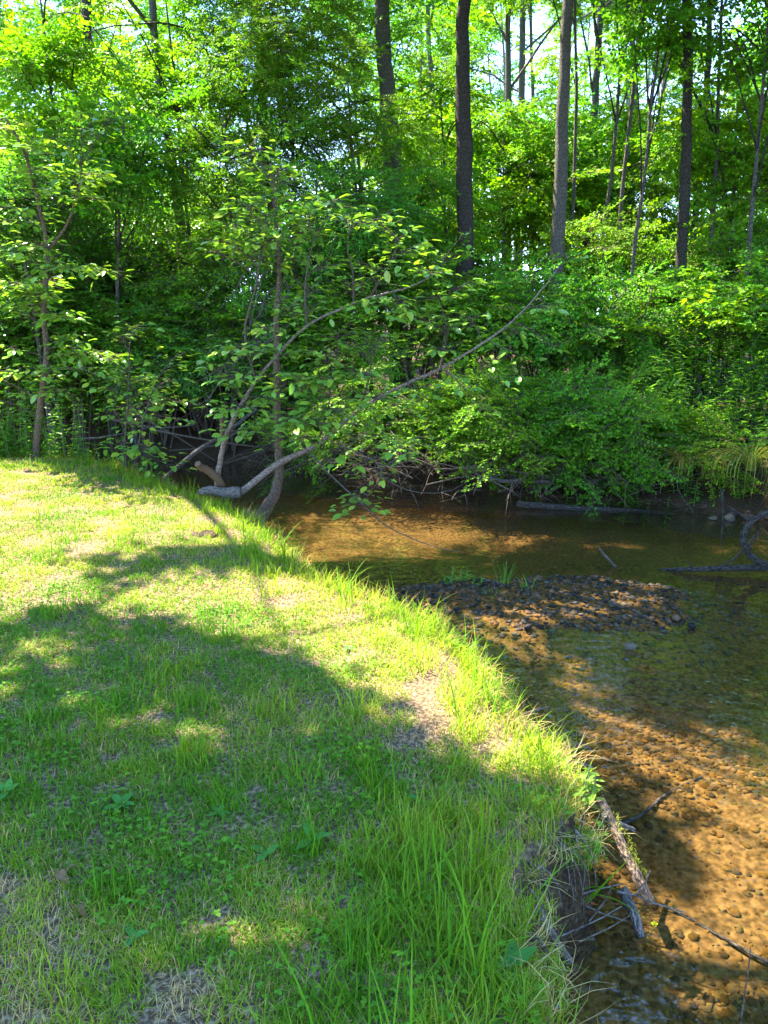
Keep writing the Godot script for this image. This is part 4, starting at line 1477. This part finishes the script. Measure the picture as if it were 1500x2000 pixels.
func debris() -> void:
	R.seed = 611
	# the washed out pocket in the near bank
	var lg := rod("bank_log", "weathered grey log wedged along the washed out bank", "log", pp([[1172, 1562, -0.2], [1192, 1600, -0.26], [1216, 1655, -0.33], [1246, 1715, -0.4], [1272, 1765, -0.47]], 0), 0.015, 0.019, M.bark_brown, "", 0.2)
	var moss := Soup.new()
	for i in 260:
		var q := on_y(1192, 1600, -0.25).lerp(on_y(1256, 1735, -0.4), R.randf()) + Vector3(R.randfn(0.012, 0.01), 0.026, R.randfn(0, 0.012))
		if N2.get_noise_2d(q.z * 30.0, q.x * 30.0) > 0.0:
			blade(moss, q, R.randf() * TAU, R.randf_range(0.006, 0.016), 0.003, 1.0, 2, vary(Color(0.2, 0.24, 0.03), 0.3))
	var mo := part("moss", moss, M.grass, lg)
	mo.set_meta("kind", "stuff")
	rod("mossy_branch", "short mossy branch end dipping into the water by the yellow flower", "branch", pp([[1218, 1740, -0.4], [1236, 1780, -0.42], [1252, 1832, -0.47]], 0), 0.022, 0.018, M.bark_grey, "", 0.15)
	rod("broken_stick", "pale broken stick poking out past the weathered log", "stick", pp([[1180, 1592, -0.24], [1205, 1606, -0.3], [1238, 1621, -0.38]], 0), 0.012, 0.009, M.drift, "", 0.15)
	rod("grey_root", "smooth grey root bare at the foot of the bank", "root", pp([[1050, 1775, -0.12], [1078, 1825, -0.25], [1112, 1876, -0.42]], 0), 0.014, 0.012, M.drift)
	rod("pale_twig", "thin pale twig reaching from the log over the water", "twig", pp([[1205, 1742, -0.36], [1240, 1748, -0.36], [1275, 1763, -0.38], [1338, 1782, -0.44]], 0), 0.005, 0.002, M.drift, "", 0.1, [pp([[1240, 1748, -0.36], [1262, 1720, -0.3], [1270, 1700, -0.26]], 0)])
	var n := 0
	for q in [[[1070, 1778, -0.3], [1140, 1745, -0.34], [1216, 1726, -0.36]], [[1130, 1840, -0.42], [1190, 1812, -0.42], [1240, 1782, -0.42]], [[1132, 1700, -0.3], [1160, 1678, -0.28], [1186, 1652, -0.24]], [[1095, 1600, -0.03], [1110, 1650, -0.2], [1118, 1700, -0.33]], [[1122, 1590, -0.04], [1112, 1640, -0.2], [1104, 1690, -0.32]], [[1140, 1592, -0.04], [1130, 1640, -0.18], [1112, 1672, -0.3]], [[1085, 1720, -0.35], [1150, 1772, -0.4], [1226, 1800, -0.44]], [[1098, 1790, -0.4], [1120, 1760, -0.3], [1110, 1700, -0.2]], [[1150, 1800, -0.42], [1180, 1760, -0.38], [1196, 1730, -0.3]], [[1090, 1830, -0.42], [1160, 1800, -0.4], [1214, 1770, -0.38]]]:
		rod("pocket_stick", "thin dry stem lying in the dark pocket of the bank", "stick", pp(q, 0), 0.0035, 0.002, M.twig if n % 3 else M.drift, "dry stems in the bank pocket")
		n += 1
	for q in [[1205, 1772, -0.42], [1188, 1765, -0.42], [1222, 1790, -0.44], [1170, 1790, -0.43], [1200, 1795, -0.44], [1150, 1770, -0.42]]:
		stone_leaf("sodden_leaf", "reddish brown dead leaf caught beside the mossy branch", on_y(q[0], q[1], q[2]) + Vector3(0, 0.01, 0), R.randf_range(0.03, 0.055), vary(Color(0.22, 0.09, 0.035), 0.3), "leaf", "dead leaves in the pocket")
	stone_leaf("tan_leaf", "single tan leaf hanging in the dark bank pocket", on_y(1172, 1672, -0.22), 0.06, Color(0.4, 0.25, 0.12))
	for i in 22:
		var q := on_y(R.randf_range(1035, 1130), R.randf_range(1612, 1660), -0.08)
		if i % 2:
			q = on_y(1042.0 + R.randfn(0, 10), R.randf_range(1640, 1850), -0.08)
		var e := q + Vector3(R.randf_range(0.02, 0.09), -R.randf_range(0.12, 0.3), R.randfn(0, 0.05))
		rod("hanging_root", "fine root hanging from the undercut turf of the bank pocket", "root", [q, q.lerp(e, 0.5) + Vector3(0.02, 0.02, 0), e], 0.003, 0.001, M.twig if i % 3 else M.drift, "roots hanging in the bank pocket")
	# yellow flower
	var fp := on_y(1278, 1808, -0.4)
	var fl := thing("yellow_flower", "small yellow flower standing at the water's edge", "flower", fp + Vector3(0, -0.06, 0))
	var st := Soup.new()
	st.tube([fp + Vector3(-0.02, -0.07, 0), fp + Vector3(-0.006, -0.02, 0), fp], [0.0016, 0.0014, 0.001], 5, Color(0.1, 0.2, 0.03))
	part("stalk", st, M.grass, fl)
	for k in 5:
		var a := k * TAU / 5.0
		var m := fine_leaf(0.014, 0.014, 0.3, -0.3, Color(0.75, 0.6, 0.02), 0.1)
		m.surface_set_material(0, M.straw)
		var o := put("petal", m, fl)
		o.transform = Transform3D(Basis(Vector3.UP, a) * Basis(Vector3.FORWARD, -0.35), Vector3(0, 0.06, 0))
	# sunken root, shore sticks, and a dark rod painting a shadow band on the bed
	rod("shadow_band", "long dark rod laid on the creek bed as a shadow band", "log", pp([[1290, 1766, -0.6], [1340, 1790, -0.605], [1430, 1842, -0.605], [1560, 1915, -0.605]], 0), 0.006, 0.008, M.bark)
	rod("sunken_root", "sunken root curving out from the bank under shallow water", "root", pp([[1188, 1616, -0.56], [1250, 1594, -0.58], [1300, 1552, -0.59], [1372, 1516, -0.6]], 0), 0.011, 0.004, M.bark)
	rod("drift_chunk", "reddish chip of driftwood lodged against the lit bank", "driftwood", pp([[1096, 1462, -0.3], [1120, 1452, -0.36], [1152, 1462, -0.43]], 0), 0.018, 0.008, M.cut_wood, "", 0.3)
	rod("shore_stick", "pale stick lying from the lit bank into the shallows", "stick", pp([[1100, 1484, -0.3], [1130, 1490, -0.38], [1160, 1500, -0.44]], 0), 0.009, 0.006, M.drift)
	rod("grass_stick", "short bleached stick among the bank grass tips", "stick", pp([[1032, 1392, -0.25], [1050, 1386, -0.3], [1072, 1380, -0.4]], 0), 0.007, 0.004, M.drift)
	rod("creek_log", "long thin log half sunk along the dark far water", "log", pp([[1010, 984, -0.4], [1080, 990, -0.42], [1180, 996, -0.45], [1300, 1003, -0.5]], 0), 0.04, 0.028, M.bark)
	rod("upright_stick", "short crooked stick standing out of the dark water", "stick", pp([[1204, 1108, -0.47], [1188, 1092, -0.38], [1176, 1078, -0.32], [1170, 1068, -0.27]], 0), 0.012, 0.006, M.drift)
	var l2 := pp([[1288, 1113, -0.47], [1340, 1112, -0.42], [1420, 1110, -0.4], [1540, 1106, -0.37]], 0)
	rod("fallen_log", "blue grey fallen log lying across the water by the curled branch", "log", l2, 0.014, 0.032, M.bark, "", 0.1, [pz([[1350, 1110], [1346, 1100], [1342, 1096]], 6.1), pz([[1400, 1112], [1440, 1085], [1468, 1052], [1490, 1030]], 6.0)])
	rod("curled_branch", "dark branch curling up above the fallen log", "branch", pz([[1510, 1108], [1480, 1096], [1458, 1074], [1452, 1046], [1466, 1020], [1492, 1004], [1530, 990]], 6.05), 0.03, 0.02, M.bark, "", 0.1, [pz([[1462, 1075], [1470, 1056], [1482, 1040]], 6.02), pz([[1466, 1020], [1440, 1000], [1420, 985]], 6.1), pz([[1410, 955], [1412, 1000], [1410, 1050], [1405, 1068]], 6.3)])
	# dead branch and tangle under the far bushes
	var z := 8.75
	rod("dead_branch", "bleached forked dead branch lying on the far waterline", "branch", pz([[1075, 942], [1020, 938], [985, 940], [960, 934], [935, 938]], z), 0.026, 0.016, M.drift, "", 0.12,
		[pz([[962, 935], [945, 915], [938, 903]], z), pz([[945, 912], [925, 910], [905, 912]], z), pz([[1002, 940], [996, 958], [998, 982]], z - 0.1), pz([[938, 938], [918, 925], [900, 905]], z), pz([[935, 938], [928, 955], [925, 968]], z)])
	n = 0
	for i in 30:
		var x := R.randf_range(600, 1260)
		var y := 905.0 + (x - 600.0) * 0.055 + R.randf_range(-12, 38)
		var a := at_z(x, y, 9.1 - (x - 600.0) * 0.0007 + R.randf_range(-0.2, 0.25))
		a.y = maxf(a.y, WATER - 0.02)
		var b := a + Vector3(R.randfn(0, 0.5), R.randf_range(-0.1, 0.35), R.randfn(-0.1, 0.3))
		b.y = maxf(b.y, WATER - 0.02)
		rod("tangle_twig", "brown twig in the tangle under the overhanging bushes", "twig", [a, a.lerp(b, 0.5) + Vector3(R.randfn(0, 0.05), 0.05, 0), b], R.randf_range(0.006, 0.013), 0.003, M.twig, "twigs tangled under the far bushes", 0.1, [[a.lerp(b, 0.5), a.lerp(b, 0.6) + Vector3(R.randfn(0, 0.15), R.randfn(0.05, 0.1), R.randfn(0.1, 0.1))]])
	# the dark hollow behind the lawn
	rod("leaning_pole", "grey green pole leaning in the dark hollow", "pole", [on_y(322, 935, -0.3), at_z(380, 885, 8.9), at_z(440, 846, 9.6), at_z(500, 800, 10.2)], 0.032, 0.018, M.bark_grey)
	for q in [[[140, 858], [190, 855], [240, 847]], [[300, 840], [420, 862], [560, 880]], [[250, 800], [340, 850], [420, 900]], [[480, 830], [420, 870], [330, 880]], [[560, 850], [500, 885], [440, 905]], [[200, 815], [300, 835], [380, 830]]]:
		rod("hollow_stick", "bare fallen stick lying in the dark hollow", "stick", pz(q, R.randf_range(10.3, 11.4)), 0.018, 0.008, M.drift if q[0][0] == 140 else M.twig, "fallen sticks in the hollow")
	# plant stem standing in the near water
	rod("red_stem", "thin reddish stem standing up from the near water", "stem", pp([[1440, 2040, -0.5], [1452, 1960, -0.35], [1462, 1890, -0.2], [1466, 1850, -0.12]], 0), 0.003, 0.0015, M.bark_brown)

# ------------------------------------------------------------------ herbs, tufts, lawn weeds
func herb(h: float, pairs: int, leaf: float, ratio: float, col: Color, curve: float, nm: String, label: String, cat: String, at: Vector3, group: String) -> void:
	var t := thing(nm, label, cat, at, group)
	var s := Soup.new()
	var lv := Soup.new()
	var lean := Vector3(R.randfn(0, curve), 0, R.randfn(0, curve))
	var pts := []
	for i in 5:
		var f := i / 4.0
		pts.append(at + Vector3(0, h * f - 0.02, 0) + lean * f * f * h)
	s.tube(pts, taper(5, 0.004, 0.0015), 5, Color.WHITE, false)
	part("stalk", s, M.stalk, t)
	for k in pairs:
		var f := 0.15 + 0.85 * k / float(pairs)
		var i := mini(int(f * 4.0), 3)
		var p: Vector3 = (pts[i] as Vector3).lerp(pts[i + 1], f * 4.0 - i)
		for q in 2:
			var a := k * 2.4 + q * PI + R.randfn(0, 0.2)
			var x := Vector3(cos(a), R.randf_range(-0.2, 0.5), sin(a)).normalized()
			var zz := x.cross(Vector3.UP).normalized()
			var l := leaf * R.randf_range(0.7, 1.15) * (1.0 - 0.45 * f)
			add_leaf(lv, Transform3D(Basis(x, zz.cross(x), zz), p), l, l * ratio, 0.3, R.randf_range(0.1, 0.4), vary(col, 0.2))
	part("leaves", lv, M.leaf, t).set_meta("kind", "stuff")

func tuft(nm: String, label: String, at: Vector3, n: int, h0: float, h1: float, w: float, lean: float, cols: Array, group := "") -> void:
	var t := thing(nm, label, "grass tuft", at, group)
	var s := Soup.new()
	for i in n:
		var a := R.randf() * TAU
		var p := at + Vector3(cos(a), 0, sin(a)) * 0.06 * sqrt(R.randf())
		blade(s, p, a + R.randfn(0, 0.4), R.randf_range(h0, h1), w, lean * R.randf_range(0.6, 1.2), 9, vary(cols[R.randi() % cols.size()], 0.2))
	part("blades", s, M.grass, t).set_meta("kind", "stuff")

func rosette(label: String, at: Vector3, n: int, l: float, col: Color, group := "") -> void:
	var t := thing("broadleaf_weed", label, "weed", at, group)
	for k in n:
		var m := fine_leaf(l * R.randf_range(0.75, 1.1), l * 0.45, 0.35, 0.25, vary(col, 0.15), 0.15)
		m.surface_set_material(0, M.grass)
		var o := put("leaf", m, t)
		o.transform = Transform3D(Basis(Vector3.UP, k * TAU / n + R.randfn(0, 0.3)) * Basis(Vector3.BACK, R.randf_range(0.2, 0.7)), Vector3(0, 0.01, 0))

func lawn_plants() -> void:
	R.seed = 733
	var sm := StandardMaterial3D.new()
	sm.resource_name = "green_stalk"
	sm.albedo_color = lin(0.1, 0.16, 0.04)
	sm.roughness = 0.6
	M.stalk = sm
	# tall weeds on the right of the far bank
	for i in 60:
		var px := R.randf_range(1230, 1560)
		var p := on_y(px, 950.0 + R.randf_range(-30, 20), -0.2)
		p.z -= R.randf_range(0.5, 2.2)
		p.y = height(p.x, p.z)
		herb(R.randf_range(0.9, 1.6), R.randi_range(24, 34), 0.17, 0.25, Color(0.11, 0.27, 0.03), 0.16, "tall_weed", "tall narrow leaved weed stalk on the far bank above the grass tufts", "weed", p, "tall weeds on the far bank")
	for i in 60:
		var p := on_y(R.randf_range(1100, 1530), R.randf_range(968, 1000), WATER)
		p.z -= 0.15
		p.y = height(p.x, p.z)
		herb(R.randf_range(0.2, 0.45), 8, 0.1, 0.45, Color(0.1, 0.26, 0.03), 0.25, "waterside_herb", "leafy herb leaning over the far waterline beside the grass tufts", "herb", p, "herbs on the far waterline")
	# weeds at the lawn corner
	for i in 80:
		var p := on_y(R.randf_range(-60, 175), 884.0 + R.randf_range(-6, 10), 0.0)
		p.y = height(p.x, p.z)
		herb(R.randf_range(0.35, 0.85), R.randi_range(9, 13), 0.13, 0.42, Color(0.12, 0.29, 0.03), 0.12, "corner_weed", "leafy green weed crowded round the sapling's foot", "weed", p, "weeds at the lawn corner")
	for i in 9:
		var p := on_y(150.0 + i * 22.0, 896.0 + i * 5.0, 0.0)
		p.y = height(p.x, p.z)
		herb(R.randf_range(0.15, 0.35), 6, 0.07, 0.5, Color(0.1, 0.25, 0.03), 0.2, "edge_weed", "small leafy weed on the lawn lip over the hollow", "weed", p, "weeds on the lawn lip")
	# grass tufts hanging from the far bank
	var yel := [Color(0.16, 0.26, 0.03), Color(0.26, 0.3, 0.05), Color(0.34, 0.27, 0.09)]
	tuft("grass_tuft", "large fountain of arching yellow green grass above the stony shore", at_z(1466, 918, 8.0), 170, 0.45, 0.8, 0.008, 2.5, yel)
	tuft("grass_tuft", "browning grass tuft drooping over dark water among weeds", at_z(1336, 916, 8.5), 110, 0.35, 0.6, 0.007, 2.5, [Color(0.16, 0.22, 0.04), Color(0.4, 0.24, 0.08)])
	# plants on the gravel bar
	for q in [[868, 1135], [884, 1130], [900, 1134], [912, 1130], [940, 1142], [878, 1142], [925, 1137]]:
		herb(R.randf_range(0.07, 0.13), 4, 0.06, 0.5, Color(0.1, 0.26, 0.04), 0.1, "bar_seedling", "leafy seedling in the cluster on the gravel bar", "seedling", on_y(q[0], q[1], -0.42), "seedlings on the gravel bar")
	tuft("bar_grass", "grass sprig with one tall blade on the gravel bar", on_y(984, 1140, -0.42), 14, 0.08, 0.24, 0.007, 0.6, [Color(0.1, 0.26, 0.03)])
	tuft("bar_grass", "low bright grass sprig beside the pink cobble", on_y(1030, 1152, -0.42), 18, 0.06, 0.14, 0.006, 1.0, [Color(0.14, 0.3, 0.03)])
	tuft("bar_grass", "tiny grass sprig on the bar's near slope", on_y(958, 1164, -0.42), 12, 0.05, 0.09, 0.005, 1.0, [Color(0.1, 0.24, 0.03)])
	# weeds and litter on the lawn
	for q in [[236, 1580, 7, 0.06, "broad leaved plantain rosette in the shaded lawn"], [1000, 1850, 4, 0.085, "plantain with one large shining leaf at the bank's lip"], [610, 1640, 3, 0.07, "upright broad leaf weed beside the long grass"], [430, 1590, 5, 0.04, "small rosette weed in the shaded turf"], [15, 1560, 4, 0.06, "pale broad leaf weed at the lawn's shaded side"], [262, 1842, 3, 0.05, "single weed on bare trodden soil"], [820, 1560, 3, 0.045, "dark leaf weed among the bank grass"], [680, 1270, 3, 0.05, "small weed in the sunlit straw"], [520, 1670, 3, 0.06, "pointed leaf weed in the middle of the lawn"]]:
		var p := on_y(q[0], q[1], 0.0)
		p.y = height(p.x, p.z)
		rosette(q[4], p, q[2], q[3], Color(0.08, 0.25, 0.05))
	for q in [[142, 1785, 0.075, "curled tan dead leaf on the bare soil"], [112, 1718, 0.06, "folded dead leaf lying in the grass above the bare soil"], [150, 1705, 0.05, "small tan leaf beside the folded dead leaf"], [580, 1495, 0.04, "brown leaf scrap in the shaded lawn"]]:
		var p := on_y(q[0], q[1], 0.0)
		p.y = height(p.x, p.z) + 0.025
		stone_leaf("dead_leaf", q[3], p, q[2], Color(0.2, 0.115, 0.06))
	# leafy weeds on the bank's lip
	for q in [[1150, 1545], [1160, 1560], [1140, 1552]]:
		var p := on_y(q[0], q[1], -0.03)
		herb(0.13, 6, 0.05, 0.42, Color(0.2, 0.34, 0.04), 0.15, "lip_weed", "bright yellow green leafy sprig on the bank's tip", "weed", p, "sprigs on the bank's tip")
	for i in 26:
		var f := R.randf()
		var p := on_y(lerpf(950, 1105, f) + R.randfn(0, 14), lerpf(1300, 1450, f) + R.randfn(0, 10), 0.0)
		p.y = height(p.x, p.z)
		if p.y < -0.3:
			continue
		herb(R.randf_range(0.05, 0.1), 4, 0.04, 0.5, Color(0.2, 0.32, 0.05), 0.2, "bank_herb", "low pale leafed herb on the sunlit lip of the bank", "herb", p, "herbs on the sunlit lip")
	# flat stone in the lawn
	var fs := put("flat_stone", tinted(pebble(260, 0.45), Color(0.075, 0.048, 0.036)), self)
	fs.transform = Transform3D(Basis(Vector3.UP, 0.4).scaled(Vector3(0.24, 0.14, 0.2)), on_y(402, 1045, 0.005))
	tag(fs, "pinkish flat stone sunk in the lawn below the shrub", "stone")
